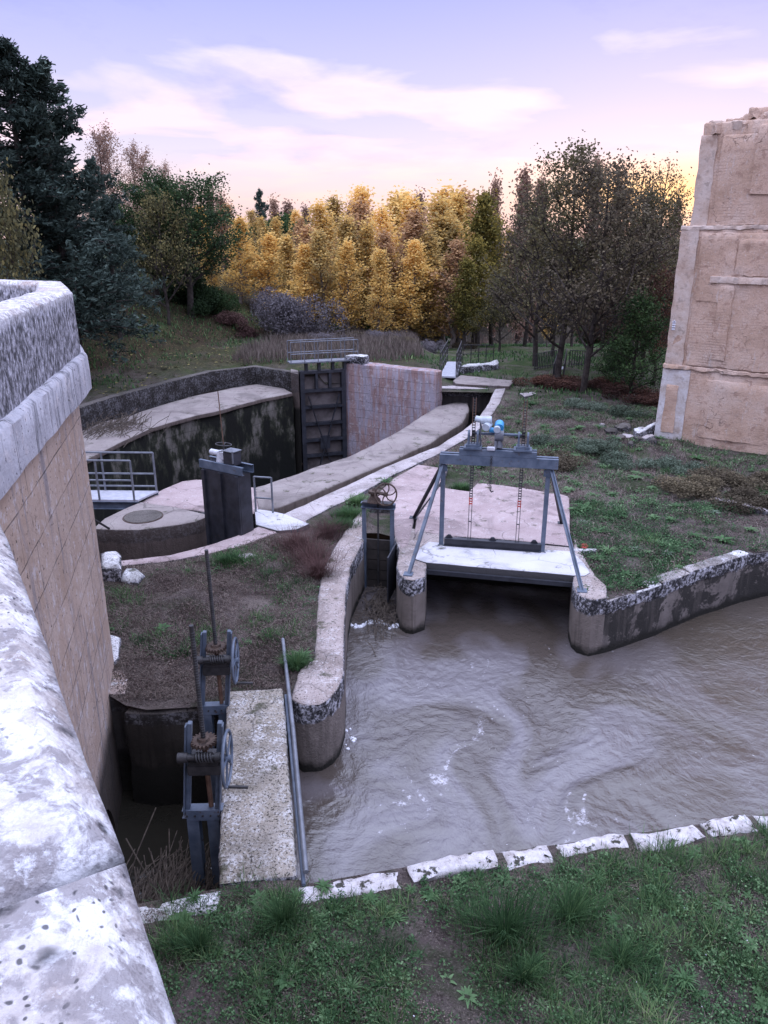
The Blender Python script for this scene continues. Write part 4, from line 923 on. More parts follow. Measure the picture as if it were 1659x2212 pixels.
h2 = copy_tree(h1); p = G(466, 1524); h2.location = (p.x, p.y, .0); h2.rotation_euler.z = R(4)
h2['label'] = 'farther screw hoist beside the weedy ground, at the end of the pit'
h1['group'] = h2['group'] = 'screw hoists along the pit'
# fallen poles
q = MB(); a, b = G(611, 1381, .12), G(661, 1884, .1); q.tube([a, a.lerp(b, .5)+Vector((.02, 0, -.02)), b], .032, 12)
tag(q.build('steel_pole', MAT['galv'], None, True), 'long blue-grey steel pole lying beside the concrete walkway', 'pole')
q = MB(); a2, b2 = G(617, 1502, .02), G(656, 1912, .02); q.tube([a2, b2], .024, 10)
tag(q.build('steel_pole', MAT['steel'], None, True), 'shorter darker pole lying under the long pole', 'pole')
# thin rod sticking out of the bridge wall
q = MB(); q.tube([W(168, 1101, 12.05), W(236, 1142, 12.6)], .02, 8); tag(q.build('iron_rod', MAT['iron']), 'thin iron rod sticking out of the tan bridge wall', 'rod')
# ---------------------------------------------------------------- ruined building
rb = thing('ruined_building', 'tall ruined building with peeling ochre plaster and crumbled top at the right', 'building')
b0, b1 = Vector((9.93, 27.4)), Vector((13.6, 24.4)); bd = (b1-b0).normalized(); bn = Vector((bd.y, -bd.x))   # outward toward the camera
if bn.y > 0: bn = -bn
def bpt(s, o): p = b0+bd*s+bn*o; return (p.x, p.y)
def brect(s0, s1, o0, o1): return [bpt(s0, o0), bpt(s1, o0), bpt(s1, o1), bpt(s0, o1)]
rprism('lower_wall', brect(.0, 6.5, .0, -5.5), -.5, 2.62, MAT['plaster'], rb, step=.35, amp=.04, bev=.05)
rprism('middle_wall', brect(.06, 6.5, -.03, -5.5), 2.63, 7.25, MAT['plaster'], rb, step=.35, amp=.035, bev=.05)
rprism('upper_wall', brect(.3, 6.5, -.14, -5.3), 7.2, 10.35, MAT['plaster'], rb, step=.3, amp=.045, bev=.05)
rprism('corner_strip', brect(-.02, .95, .03, -.5), -.4, 2.58, MAT['render_pale'], rb, step=.2, amp=.035, bev=.04, chip=.4)
rprism('corner_strip', brect(.02, .62, .0, -.5), 2.66, 7.2, MAT['render_pink'], rb, step=.12, amp=.04, bev=.025, chip=.9, nsc=2.6)
rprism('corner_strip', brect(.26, .78, -.11, -.5), 7.26, 10.0, MAT['render_pink'], rb, step=.12, amp=.04, bev=.025, chip=.9, nsc=2.6)
rprism('pilaster_panel', brect(.74, 6.5, .03, -.3), 2.75, 7.05, MAT['plaster'], rb, step=.12, amp=.035, bev=.025, chip=.9, nsc=2.6)
rprism('pilaster_panel', brect(.95, 6.5, -.08, -.3), 7.3, 9.95, MAT['plaster'], rb, step=.3, amp=.03, bev=.05, chip=.4)
rprism('pilaster_panel', brect(2.0, 6.5, -.03, -.3), 8.2, 10.2, MAT['plaster'], rb, step=.3, amp=.035, bev=.06, chip=.4)
rprism('patch', brect(.2, .62, .05, -.2), .3, 2.0, MAT['plaster'], rb, step=.12, amp=.05, bev=.03)
rprism('ledge_band', brect(-.03, 6.5, .06, -.3), 2.58, 2.7, MAT['plaster'], rb, step=.09, amp=.05, bev=.02, chip=1.5, nsc=4.5)
rprism('ledge_band', brect(.0, 6.5, .01, -.3), 7.16, 7.28, MAT['render_pink'], rb, step=.09, amp=.045, bev=.02, chip=1.5, nsc=4.5)
rprism('lintel', brect(1.2, 6.5, .1, -.1), 5.5, 5.7, MAT['render_pink'], rb, step=.09, amp=.03, bev=.02, chip=1.2, nsc=4)
rprism('raised_patch', brect(.82, 1.9, .055, -.1), 4.9, 7.0, MAT['plaster'], rb, step=.1, amp=.035, bev=.02, chip=1.2, nsc=3.5)
rprism('raised_patch', brect(1.95, 6.4, .065, -.1), 5.75, 6.85, MAT['plaster'], rb, step=.1, amp=.035, bev=.02, chip=1.2, nsc=3.5)
rprism('raised_patch', brect(1.55, 2.0, .065, -.1), 3.0, 5.44, MAT['plaster'], rb, step=.1, amp=.035, bev=.02, chip=1.2, nsc=3.5)
rprism('raised_patch', brect(1.5, 6.4, .03, -.1), .3, 2.3, MAT['plaster'], rb, step=.2, amp=.05, bev=.03, nsc=2.5)
for k in range(70):   # crumbled wall head
    s = .45+k*.08; lim = .08+.5*float(smooth01((s-.3)/1.6)); zz_ = 10.25+lim*random.random()*.8; w2_ = random.uniform(.12, .4); o_ = -.02-random.random()*.9*(zz_-10.2)
    c_ = Vector(bpt(s+w2_/2, o_-.3)); a_ = random.uniform(0, 3); rr_ = [(c_.x+math.cos(a_+t_)*w2_*random.uniform(.5, .9), c_.y+math.sin(a_+t_)*w2_*random.uniform(.5, .9)) for t_ in (0, 1.1, 2.2, 3.3, 4.3, 5.3)]
    rprism('broken_masonry', rr_, zz_-.28, zz_+random.uniform(-.02, .12), MAT['plaster'] if k % 4 else MAT['render_pink'], rb, step=.08, amp=.06, bev=.03, nsc=5)
q = MB(); w0 = Vector((*bpt(.18, .12), 3.9)); q.tube([w0, w0+Vector((0, -.1, .32))], .03, 8)
for k in range(4): q.tube([w0+Vector((-.05, -.06, .02+.08*k)), w0+Vector((.05, -.1, .02+.08*k))], .032, 8)
q.build('insulator', MAT['white_paint'], rb)
# ---------------------------------------------------------------- far steps, slabs and footbridges
f2 = thing('far_footbridge', 'pale-decked footbridge with steel railings beyond the lock wall', 'footbridge')
a, b, c, d = W(950, 812, 39.0), W(985, 815, 38.8), W(996, 784, 43), W(966, 782, 43)
z0 = a.z; z1 = z0+.1
dk = [Vector((a.x, a.y, z0)), Vector((b.x, b.y, z0)), Vector((c.x, c.y, z1)), Vector((d.x, d.y, z1))]
q = MB(); q.add(dk+[p-Vector((0, 0, .08)) for p in dk], [(0, 1, 2, 3), (7, 6, 5, 4), (0, 4, 5, 1), (1, 5, 6, 2), (2, 6, 7, 3), (3, 7, 4, 0)]); q.build('deck', MAT['deck'], f2)
q = MB()
for p, r_ in ((dk[0], dk[3]), (dk[1], dk[2])): q.beam(p-Vector((0, 0, .2)), r_-Vector((0, 0, .2)), .1, .22)
q.build('side_beam', MAT['dark_steel'], f2)
for p, r_ in ((dk[0], dk[3]), (dk[1], dk[2])): railing(f2, p, r_, 1.15, 5, (.35, .68), .025, mat='iron')
railing(f2, dk[2]+Vector((.1, .1, -.1)), dk[2]+Vector((2.2, 3.0, -.5)), 1.0, 5, (.5,), .022, mat='iron')
f3 = thing('far_footbridge', 'little footbridge with dark picket railings at the foot of the dark trees', 'footbridge')
a, b, c, d = W(1194, 818, 38.2), W(1216, 818, 38.2), W(1222, 784, 43.2), W(1206, 784, 43.2); za = -.05
dk = [Vector((p.x, p.y, za+(.1 if i > 1 else 0)+float(hgt(p.x, p.y))*.6)) for i, p in enumerate((a, b, c, d))]
q = MB(); q.add(dk+[p-Vector((0, 0, .3)) for p in dk], [(0, 1, 2, 3), (7, 6, 5, 4), (0, 4, 5, 1), (1, 5, 6, 2), (2, 6, 7, 3), (3, 7, 4, 0)]); q.build('deck', MAT['deck'], f3)
for p, r_ in ((dk[0], dk[3]), (dk[1], dk[2])): railing(f3, p, r_, 1.0, 9, (.15,), .022, mat='iron')
railing(f3, dk[3]+Vector((-1.5, -.9, -.1)), dk[3]+Vector((-.15, 0, 0)), .9, 14, (.15,), .02, mat='iron')
railing(f3, dk[2]+Vector((.2, 0, 0)), dk[2]+Vector((1.3, .5, -.1)), .9, 8, (.15,), .02, mat='iron')
def quad_block(label, name, cat, pts, z0, z1, mat, Ys=None, **k):
    return tag(rprism(name, [tuple(G(a, b, z1)[:2]) for a, b in pts], z0, z1, MAT[mat], None, **k), label, cat)
quad_block('flat grey concrete slab in the grass beyond the lock end', 'slab', 'slab', [(978, 822), (995, 810), (1112, 822), (1100, 834), (985, 828)], -.4, .18, 'ledge', step=.4, amp=.02)
quad_block('flat stone on the trodden path beyond the lock end', 'flat_stone', 'slab', [(1122, 850), (1150, 846), (1160, 850), (1135, 856)], -.2, .03, 'rim', step=.3, amp=.03)
for i, (x0, x1, y0, lab) in enumerate(((992, 1040, 800, 'long pale fallen masonry block left in the row beyond the slab'), (1030, 1078, 796, 'pale fallen masonry block at the right end beyond the slab'))):
    o = tag(rprism('masonry_block', [tuple(G(x0, y0, .2)[:2]), tuple(G(x1, y0-6, .2)[:2]), tuple(G(x1-3, y0-12, .2)[:2]), tuple(G(x0+8, y0-6, .2)[:2])], -.5, .38, MAT['white_stone'], None, step=.2, amp=.1, bev=.08), lab, 'masonry block')
block('slim pale plank of stone lying in the rubble by the ruined building', [(1370, 958), (1412, 936), (1416, 940), (1376, 963)], -.1, .45, 'white_stone', cat='rubble', name='rubble_piece')
block('squarish pale stone left of the ruined building base', [(1366, 948), (1384, 944), (1388, 950), (1370, 955)], -.1, .4, 'white_stone', cat='rubble', name='rubble_piece')
block('flat cream stone half buried in the turf left of the lattice weeds', [(500, 1206), (540, 1196), (560, 1204), (525, 1212)], -.1, .06, 'rim', cat='flat stone', name='flat_stone')
q = block('red plastic scrap lying in the weeds right of the steel frame', [(1252, 1178), (1264, 1176), (1272, 1180), (1268, 1186), (1254, 1185)], -.02, .045, 'red', cat='litter', name='plastic_scrap', step=.05, amp=.02, bev=.02)
block('narrow stone kerb on the weedy ground right of the gate leaf', [(1236, 1190), (1290, 1190), (1290, 1194), (1236, 1195)], -.05, .08, 'white_stone', cat='kerb', name='kerb')
kb = [tuple(G(a, b)[:2]) for a, b in ((1540, 1084), (1590, 1094), (1659, 1114), (1720, 1130))]
tag(rprism('low_kerb', strip(kb, .22, 1), -.2, .1, MAT['rim'], None, step=.2, amp=.04), 'pale broken kerb line in the scrub below the ruined building', 'kerb')
for i, (px, py, sz_) in enumerate([(1352, 950, .5), (1338, 958, .35), (1376, 968, .4), (1400, 960, .55), (1322, 930, .5), (1345, 925, .7), (1385, 930, .45), (1408, 972, .35), (1362, 975, .3), (1300, 918, .3)]):
    c_ = G(px, py, .1); pr = [(c_.x+math.cos(t_)*sz_*random.uniform(.35, .6), c_.y+math.sin(t_)*sz_*random.uniform(.35, .6)) for t_ in (0, .9, 1.9, 2.9, 3.9, 5.1)]
    tag(rprism('rubble_piece', pr, -.2, .0+sz_*.4+float(hgt(c_.x, c_.y)), MAT['dark_wall'] if i % 3 else MAT['rim'], None, step=.12, amp=.06, bev=.08, nsc=3), 'broken stone in the rubble heap left of the ruined building', 'rubble', 'rubble stones by the ruined building')
# distant house on the embankment
hs = thing('far_house', 'pale stone wall of a small house half hidden behind the conifer boughs', 'house')
p = W(318, 600, 58); rprism('wall', [(p.x-2.2, 58), (p.x+1.3, 58.4), (p.x+1.2, 62), (p.x-2.2, 62)], 2, p.z+.5, MAT['render_pale'], hs, step=.5, amp=.03)
q = MB(); q.add([(p.x-2.4, 57.8, p.z+.5), (p.x+1.5, 58.1, p.z+.5), (p.x+1.4, 62.2, p.z+.5), (p.x-2.4, 62.2, p.z+.5), (p.x-2.3, 60, p.z+1.1), (p.x+1.4, 60.2, p.z+1.1)], [(0, 1, 5, 4), (2, 3, 4, 5), (0, 4, 3), (1, 2, 5)]); q.build('roof', MAT['rust_rod'], hs)
# ---------------------------------------------------------------- trees
def trunk_mesh(name, h, r0, nb, spread, seed, up=.6, first=.25, lean=(0, 0), sub=2):
    rd = random.Random(seed); b = MB(); tips = []
    N = 9; pts = []; x = y = 0
    for i in range(N):
        t = i/(N-1); pts.append(Vector((lean[0]*t*h+x, lean[1]*t*h+y, t*h))); x += rd.uniform(-1, 1)*h*.012; y += rd.uniform(-1, 1)*h*.012
    b.tube(pts, [r0*(1-.9*i/(N-1))+.012 for i in range(N)], 8)
    tips.append((pts[-1], 1))
    for k in range(nb):
        t = first+(1-first)*(k+.5)/nb*.97; f = t*(N-1); i = int(f); p = pts[i].lerp(pts[min(i+1, N-1)], f-i)
        a = k*2.4+rd.uniform(-.5, .5); L = spread(t)*rd.uniform(.75, 1.2); e = up+rd.uniform(-.15, .15)
        d = Vector((math.cos(a)*math.cos(e), math.sin(a)*math.cos(e), math.sin(e))); q = [p]
        for s in range(4):
            d = (d+Vector((rd.uniform(-.2, .2), rd.uniform(-.2, .2), rd.uniform(-.05, .25)))).normalized(); q.append(q[-1]+d*L/4)
        rr = r0*(1-t)*.45+.02; b.tube(q, [rr*(1-.2*j) for j in range(5)], 5, False)
        for s in (2, 3, 4): tips.append((q[s], L))
        for _ in range(sub):
            j = rd.randint(1, 3); dd = (d+Vector((rd.uniform(-1, 1), rd.uniform(-1, 1), rd.uniform(-.3, .7)))).normalized(); e1_ = q[j]+dd*L*.2; e2_ = e1_+dd*L*.25+Vector((0, 0, L*.05))
            b.tube([q[j], e1_, e2_], [rr*.5, rr*.35, rr*.15+.004], 4, False); tips.append((e1_, L)); tips.append((e2_, L))
    me = b.build(name, None).data; o = bpy.data.objects[-1] if False else None
    return me, tips
def strip_last(me):
    for o in list(COL.objects):
        if o.data is me: bpy.data.objects.remove(o)
def make_crown(tips, per, sig, size, seed, flat=.0, zs=1.0, jit=1.0, lo=0):
    C = []; T = []
    ctr = np.array([0, 0, 0.]); 
    for (p, L) in tips:
        n = max(3, int(per*random.uniform(.5, 1.4))); s = sig*random.uniform(.6, 1.3)
        c = rng.normal(size=(n, 3))*np.array([s, s, s*zs])+np.array(p); C.append(c)
        T.append(np.clip(rng.normal(.5, .17, n)+rng.normal(0, .16)+.12*(c[:, 2]-p[2])/s, 0, 1))
    C = np.concatenate(C); T = np.concatenate(T); ok = C[:, 2] > lo
    return leaf_quads('crown', C[ok], size, T[ok], flat)
TREES = {}
def kind(key, h, r0, nb, spread, seed, up, first, bark, leaf, per, sig, size, zs=1.0, lean=(0, 0), sub=2, flat=0.):
    tm, tips = trunk_mesh('trunk', h, r0, nb, spread, seed, up, first, lean, sub); strip_last(tm); tm.materials.append(MAT[bark])
    cm = make_crown(tips, per, sig, size, seed, flat, zs, lo=h*first*.5) if per else None
    if cm: cm.materials.append(MAT[leaf])
    TREES[key] = (tm, cm, h)
pop = lambda w, h: (lambda t: w*h*.36*max(.02, 1.02-t)**.95*(.6+.8*min(1, t*2.2)))
for s in range(5): kind('gold%d' % s, 12, .15, 30, pop(.46+.07*(s % 3), 12), 20+s, (.95, .8, 1.0, .85, .7)[s], .08, 'bark_pale', ('leaf_gold', 'leaf_gold', 'leaf_tan', 'leaf_gold', 'leaf_gold')[s], (19, 14, 12, 16, 19)[s], .24, .085, 1.3, sub=4)
for s in range(2): kind('olive%d' % s, 11, .16, 28, pop(.6, 11), 30+s, .75, .15, 'bark', 'leaf_olive', 26, .3, .085, 1.1, sub=4)
for s in range(2): kind('far%d' % s, 12, .14, 22, pop(.32, 12), 40+s, 1.1, .08, 'bark', 'leaf_far', 24, .26, .1, 1.5, sub=3)
for s in range(3): kind('dark%d' % s, 11, .15, 26, (lambda t: 3.7*(1.1-t)**.8+.7), 50+s, .5, .17, 'bark', ('leaf_dark', 'leaf_dusk', 'leaf_dark')[s], 24, .3, .058, .8, sub=6)
kind('russet', 9, .12, 24, (lambda t: 3*(1.1-t)+.6), 61, .5, .12, 'bark', 'leaf_russet', 26, .3, .05, .8, sub=5)
kind('green', 6, .1, 22, (lambda t: 2.2*(1.1-t)+.5), 63, .5, .08, 'bark', 'leaf_green', 36, .28, .055, .8, sub=4)
kind('round', 7.5, .2, 28, (lambda t: 3.0*math.sin(min(1, t)*PI*.86)+.4), 65, .35, .25, 'bark', 'leaf_green', 60, .32, .06, .8, sub=4)
kind('yg', 7, .12, 24, (lambda t: 2.7*(1.15-t)+.5), 67, .5, .15, 'bark', 'leaf_yellowgreen', 20, .3, .06, .8, sub=5)
kind('bare', 9, .1, 24, (lambda t: 2.5*(1.1-t)+.7), 71, .8, .3, 'bark', 'leaf_dark', 4, .25, .05, 1, sub=7)
kind('haze', 12, .12, 30, (lambda t: 2.6*(1.1-t)+.7), 73, .95, .1, 'bark', 'leaf_far', 13, .3, .065, 1.3, sub=5)
def conifer(key, h, seed, wid, per=30, leafsize=.055):
    rd = random.Random(seed); b = MB(); b.tube([(0, 0, 0), (.05, 0, h*.5), (0, .05, h)], [.2, .13, .03], 8); C = []; U = []; T = []
    nl = int(h*8.5)
    for k in range(nl):
        t = (k+1)/nl; z = h*(.2+.8*t); L = wid*(1.04-t)**.75*rd.uniform(.5, 1.15)+.12; a = k*2.39+rd.uniform(-.4, .4)
        d0 = Vector((math.cos(a), math.sin(a), rd.uniform(.1, .75))); q = [Vector((0, 0, z))]; d = d0.copy()
        for s in range(5):
            d = d+Vector((rd.uniform(-.3, .3), rd.uniform(-.3, .3), rd.uniform(-.3, .1))); q.append(q[-1]+d.normalized()*L/5)
        b.tube(q, [.035, .03, .025, .018, .012, .006], 4, False)
        for s in range(1, 6):
            for _ in range(2):
                sd = (d0.cross(Vector((0, 0, 1)))*rd.uniform(-1, 1)+d0*.6+Vector((0, 0, rd.uniform(-.35, .25)))).normalized(); l2 = L*.3*rd.uniform(.5, 1.2)
                base = q[s]; n = per
                tt = rng.uniform(0, 1, n)[:, None]; c = np.array(base)+tt*np.array(sd)*l2+rng.normal(size=(n, 3))*.09*(1.4-tt)
                C.append(c); T.append(np.clip(rng.normal(.42, .17, n)+.3*(tt[:, 0]-.5)+rd.uniform(-.12, .12), 0, 1)); U.append(np.tile(np.array(sd), (n, 1))+rng.normal(size=(n, 3))*.5)
    C = np.concatenate(C); T = np.concatenate(T); U = np.concatenate(U); U /= np.linalg.norm(U, axis=1)[:, None]
    v = np.cross(U, rand_dirs(len(U))); v /= np.linalg.norm(v, axis=1)[:, None]+1e-9
    sc = rng.uniform(.6, 1.4, len(U))[:, None]*leafsize
    cm = quads_mesh('crown', C, U*sc*1.7, v*sc*.55, T); cm.materials.append(MAT['needle'])
    tm = b.build('trunk', None).data; strip_last(tm); tm.materials.append(MAT['bark']); TREES[key] = (tm, cm, h)
conifer('con0', 12, 81, 3.6, 22); conifer('con1', 10, 83, 3.2, 22); conifer('con2', 8, 85, 3.4, 26)
used_t = set()
def tree(key, name, label, x, y, H, rz=None, sxy=1.0, cat='tree', group=None, z=None, tilt=0):
    tm, cm, h = TREES[key]; s = H/h
    t = thing(name, label, cat, (x, y, float(hgt(x, y))-.15 if z is None else z), random.uniform(0, 6.28) if rz is None else rz, group)
    t.scale = (s*sxy, s*sxy, s); t.rotation_euler.x = tilt
    link('trunk', tm, None, t)
    if cm: link('crown', cm, None, t)
    return t
def tree_px(key, name, label, px, ptop, Y, sxy=1.0, group=None, rz=None, z=None):
    top = W(px, ptop, Y); zz = float(hgt(top.x, Y))-.15 if z is None else z
    return tree(key, name, label, top.x, Y, top.z-zz, rz, sxy, 'tree', group, zz)
# golden poplars, row by row
gp = [(438, 445, 66), (470, 452, 62), (508, 470, 58), (545, 455, 70), (585, 505, 58), (622, 510, 62), (650, 470, 70), (640, 530, 56), (690, 440, 64), (722, 425, 72),
      (740, 470, 58), (768, 435, 66), (800, 405, 70), (825, 450, 60), (848, 420, 68), (872, 415, 74), (890, 455, 58), (915, 430, 66), (945, 430, 62), (965, 408, 72), (990, 415, 66), (1015, 412, 70), (925, 540, 57), (850, 550, 56)]
gl_ = ['golden poplar %s' % s for s in (
 'at the left end of the yellow grove, next to the dark round tree', 'second in the yellow grove from the dark round tree', 'standing forward at the left of the yellow grove', 'behind the left part of the yellow grove', 'short and bright above the grey bush', 'with orange tint directly above the grey bush',
 'behind the low orange poplars', 'lowest of the yellow grove beside the grey bush', 'above the gangway railings', 'slim and tall behind the gangway railings', 'in front above the throat wall', 'in the centre of the yellow grove', 'with the highest tip in the grove centre', 'standing forward in the grove centre',
 'just right of the highest tip', 'tall at the rear right of the grove centre', 'broad and bright right of the grove centre', 'behind the broad bright poplar', 'large and bright in the right half of the grove', 'tall at the rear of the right half', 'near the right end of the yellow grove', 'last at the right of the yellow grove', 'low in front of the right half, leaves near the ground', 'low above the throat wall coping')]
more = [(425, 470, 60), (455, 500, 56), (488, 440, 72), (527, 480, 64), (565, 470, 74), (600, 470, 66), (635, 455, 74), (672, 490, 60), (705, 500, 56), (752, 520, 55), (785, 480, 58), (812, 540, 53), (838, 500, 56), (880, 520, 55), (905, 480, 60), (935, 500, 57), (960, 470, 62), (980, 520, 56), (1000, 480, 63)]
mw = ['low at the far left of the grove', 'standing lowest at the left', 'rear left', 'between the bright left trees', 'rear, above the grey bush', 'upper middle left', 'rear middle left', 'beside the pinkish tan trees', 'above the gangway left end', 'just above the gangway right end', 'upright beside the centre', 'short in the centre front', 'upright in the centre', 'short right of centre', 'upright right of centre', 'short left of the olive trees', 'upright before the olive trees', 'lower before the olive trees', 'touching the olive trees']
gp += more; gl_ += ['slender golden poplar %s' % q_ for q_ in mw]
for i, (px, pt, Y) in enumerate(gp):
    tree_px('gold%d' % (i*7 % 5), 'poplar_tree', gl_[i], px, pt, Y, random.uniform(1.4, 2.1), 'golden poplars of the grove')
for i, (px, pt, Y, lb) in enumerate([(1045, 420, 60, 'olive green poplar right of the golden grove'), (1075, 470, 64, 'olive turning tree between the grove and the dark trees'), (1030, 520, 56, 'dark olive tree low at the right edge of the golden grove'), (1100, 500, 122, 'pale olive tree above the river gap'), (1010, 560, 54, 'dense olive tree with dark foot beside the far footbridge')]):
    tree_px('olive%d' % (i % 2), 'poplar_tree', lb, px, pt, Y, 1.15, 'olive trees beside the grove')
far_l = ['left of the dark spire', 'second behind the grove', 'third behind the grove', 'fourth behind the grove', 'by the gap in the grove', 'behind the grove centre', 'right of the grove centre', 'behind the olive trees', 'slim beside the sunset glow', 'tall at the left of the dark trees', 'among the dark tree tops', 'second among the dark tree tops', 'behind the bare tree', 'before the ruined building', 'nearest the ruined building edge']
for i, (px, pt, Y) in enumerate([(455, 412, 95), (480, 425, 100), (590, 432, 98), (620, 440, 102), (665, 448, 100), (760, 440, 98), (905, 420, 100), (1045, 425, 98), (1077, 390, 90), (1135, 372, 84), (1165, 385, 86), (1290, 352, 84), (1345, 398, 88), (1400, 440, 92), (1460, 435, 90)]):
    tree_px('far%d' % (i % 2), 'poplar_tree', 'hazy brown slim poplar far off, '+far_l[i], px, pt, Y, .8 if i > 7 else 1.1, 'hazy far poplars')
tree_px('con1', 'pine_tree', 'dark spire-shaped conifer rising behind the golden grove', 560, 415, 92, .6)
# hazy poplar thicket at left against the sky
for i, (px, pt, Y, lb) in enumerate([(205, 300, 62, 'left'), (235, 290, 66, 'tallest'), (280, 325, 68, 'middle'), (315, 340, 70, 'thin'), (350, 365, 74, 'lower'), (390, 395, 78, 'lowest'), (410, 420, 84, 'rightmost')]):
    tree_px('haze', 'poplar_tree', '%s of the thin pink-lit poplars showing above the left conifers' % lb, px, pt, Y, 1.0, 'thin poplars above the conifers')
# dark trees right
dl = [(1180, 420, 44, 'dark0', 'dark thin-leaved tree above the river gap'), (1240, 350, 38, 'dark1', 'tallest dark tree with pale trunks, leaves fringing the sky'), (1300, 380, 36, 'dark2', 'broad dark tree just right of the pale trunks'), (1210, 520, 48, 'dark2', 'low dark tree with hanging boughs by the river'), (1150, 470, 62, 'dark0', 'dark tree behind the river gap'), (1360, 420, 42, 'dark0', 'dark tree behind the green bush'), (1430, 440, 40, 'dark1', 'dark tree touching the ruined building outline'), (1385, 500, 50, 'dark2', 'dark tree low between others by the ruined building'), (1250, 560, 60, 'dark1', 'dark tree far behind the pale trunks'), (1320, 540, 54, 'dark0', 'dark tree far right of the pale trunks'), (1120, 560, 124, 'dark1', 'low dark tree on the far river bank'), (1470, 520, 58, 'dark2', 'dark tree farthest right behind the ruined building')]
for px, pt, Y, k_, lb in dl: tree_px(k_, 'leafy_tree', lb, px, pt, Y, 1.15, 'dark riverside trees')
for px, pt, Y, lb in [(1400, 520, 44, 'russet tree left of the ruined building'), (1350, 600, 48, 'russet low tree behind the green bush'), (1440, 600, 38, 'russet tree touching the ruined building'), (1290, 640, 50, 'russet undergrowth tree behind the pale trunks')]:
    tree_px('russet', 'leafy_tree', lb, px, pt, Y, 1.1, 'russet trees')
tree_px('bare', 'bare_tree', 'nearly bare tree with fine twigs against the sunset glow', 1405, 380, 60, 1.1)
tree_px('bare', 'bare_tree', 'bare twiggy tree nearest the ruined building against the sky', 1455, 375, 64, 1.0)
tree_px('green', 'leafy_tree', 'deep green bushy tree beside the foot of the ruined building', 1385, 655, 34, 1.1)
tree_px('green', 'leafy_tree', 'smaller deep green tree left of the bushy one', 1340, 720, 37, 1.0)
tree_px('gold1', 'poplar_tree', 'small golden poplar glimpsed through the dark trees', 1195, 560, 64, .9)
tree_px('yg', 'leafy_tree', 'pale grey-green tree leaning over the river gap', 1085, 610, 52, 1.0)
# left bank
tree_px('con0', 'conifer_tree', 'tallest blue-green conifer at the left frame edge', 2, 95, 33, 1.0)
tree_px('con1', 'conifer_tree', 'second tall conifer right of the tallest, pointed top', 78, 155, 34, 1.0)
tree_px('con0', 'conifer_tree', 'broad dark conifer with lower top behind the parapet corner', 110, 300, 38, .8)
tree_px('con2', 'conifer_tree', 'dark drooping conifer with bare trunk above the leafy slope', 225, 430, 42, .8, z=1.6)
tree_px('con2', 'conifer_tree', 'low dark conifer filling the gap behind the bridge parapet', 130, 440, 36, 1.0)
tree_px('con1', 'conifer_tree', 'far conifer spire left of the thin poplars', 195, 350, 46, .8)
tree_px('round', 'leafy_tree', 'round dark evergreen at the right end of the left trees', 392, 432, 50, 1.15)
tree_px('round', 'leafy_tree', 'round dark evergreen behind the yellow-green tree', 320, 435, 50, 1.1)
tree_px('yg', 'leafy_tree', 'yellow-green autumn tree in front of the dark evergreen', 340, 440, 47, .85)
tree_px('yg', 'leafy_tree', 'yellow-leaved sapling at the left edge above the parapet', -30, 420, 24, .6)
# ---------------------------------------------------------------- shrubs
def shrub_mesh(name, r, h, n, size, mat, seed, stems=True):
    C = []; T = []; rd = np.random.default_rng(seed); k = 16
    cs = rd.normal(size=(k, 3))*np.array([r*.45, r*.45, h*.18])+np.array([0, 0, h*.45])
    for c in cs:
        m = n//k; q = rd.normal(size=(m, 3)); q /= np.linalg.norm(q, axis=1)[:, None]; q = q*rd.uniform(.3, 1, m)[:, None]**.5*np.array([r*.42, r*.42, h*.42])+c
        C.append(q); T.append(np.clip(rd.normal(.45, .18, m)+.35*(q[:, 2]-h*.45)/h+rd.normal(0, .08), 0, 1))
    C = np.concatenate(C); T = np.concatenate(T); ok = C[:, 2] > 0
    me = leaf_quads(name, C[ok], size, T[ok]); me.materials.append(MAT[mat]); return me
SH = {'grey': shrub_mesh('foliage', 2.0, 3.0, 15000, .045, 'shrub_grey', 1), 'dark': shrub_mesh('foliage', 1.8, 1.6, 9000, .06, 'leaf_green', 2), 'purple': shrub_mesh('foliage', 1.5, 1.2, 7000, .05, 'bramble', 3),
      'sage': shrub_mesh('foliage', .9, .5, 4500, .03, 'sage', 4), 'brown': shrub_mesh('foliage', 1.6, 1.5, 8000, .05, 'leaf_dark', 5), 'russet': shrub_mesh('foliage', 1.5, 1.3, 8000, .05, 'leaf_russet', 6)}
def stemobj(t):
    b = MB(); rd = random.Random(3)
    for k in range(7):
        a = k*.9; b.tube([(0, 0, -.1), (math.cos(a)*.25, math.sin(a)*.25, .5), (math.cos(a)*.6, math.sin(a)*.6, 1.0)], [.03, .02, .008], 5)
    return b
_st = stemobj(None).build('stem', MAT['bark']).data; strip_last(_st)
def shrub(key, label, px, py, z=None, s=1.0, sz=1.0, Y=None, group=None):
    if Y: p = W(px, py, Y); zz = float(hgt(p.x, Y))-.1
    else: p = G(px, py, z or 0); zz = float(hgt(p.x, p.y))-.05
    t = thing('shrub', label, 'shrub', (p.x, p.y, zz), random.uniform(0, 6), group); t.scale = (s, s, s*sz)
    link('foliage', SH[key], None, t); link('stem', _st, None, t).scale = (.8, .8, .6); return t
shrub('grey', 'big grey leafless bush between the slope and the lock gate railings', 620, 700, Y=52, s=1.15)
shrub('grey', 'second grey bush merging behind the big grey bush', 660, 700, Y=56, s=.6)
shrub('grey', 'grey scrub left of the big grey bush', 575, 700, Y=58, s=.5)
shrub('dark', 'dark evergreen shrub high on the embankment ridge', 400, 640, Y=52, s=1.0)
shrub('dark', 'dark shrub sloping down the embankment ridge', 435, 650, Y=52, s=1.0)
shrub('purple', 'purplish dry shrub on the lower embankment ridge', 490, 690, Y=52, s=.7)
shrub('purple', 'purplish scrub at the end of the embankment ridge', 535, 710, Y=52, s=.6)
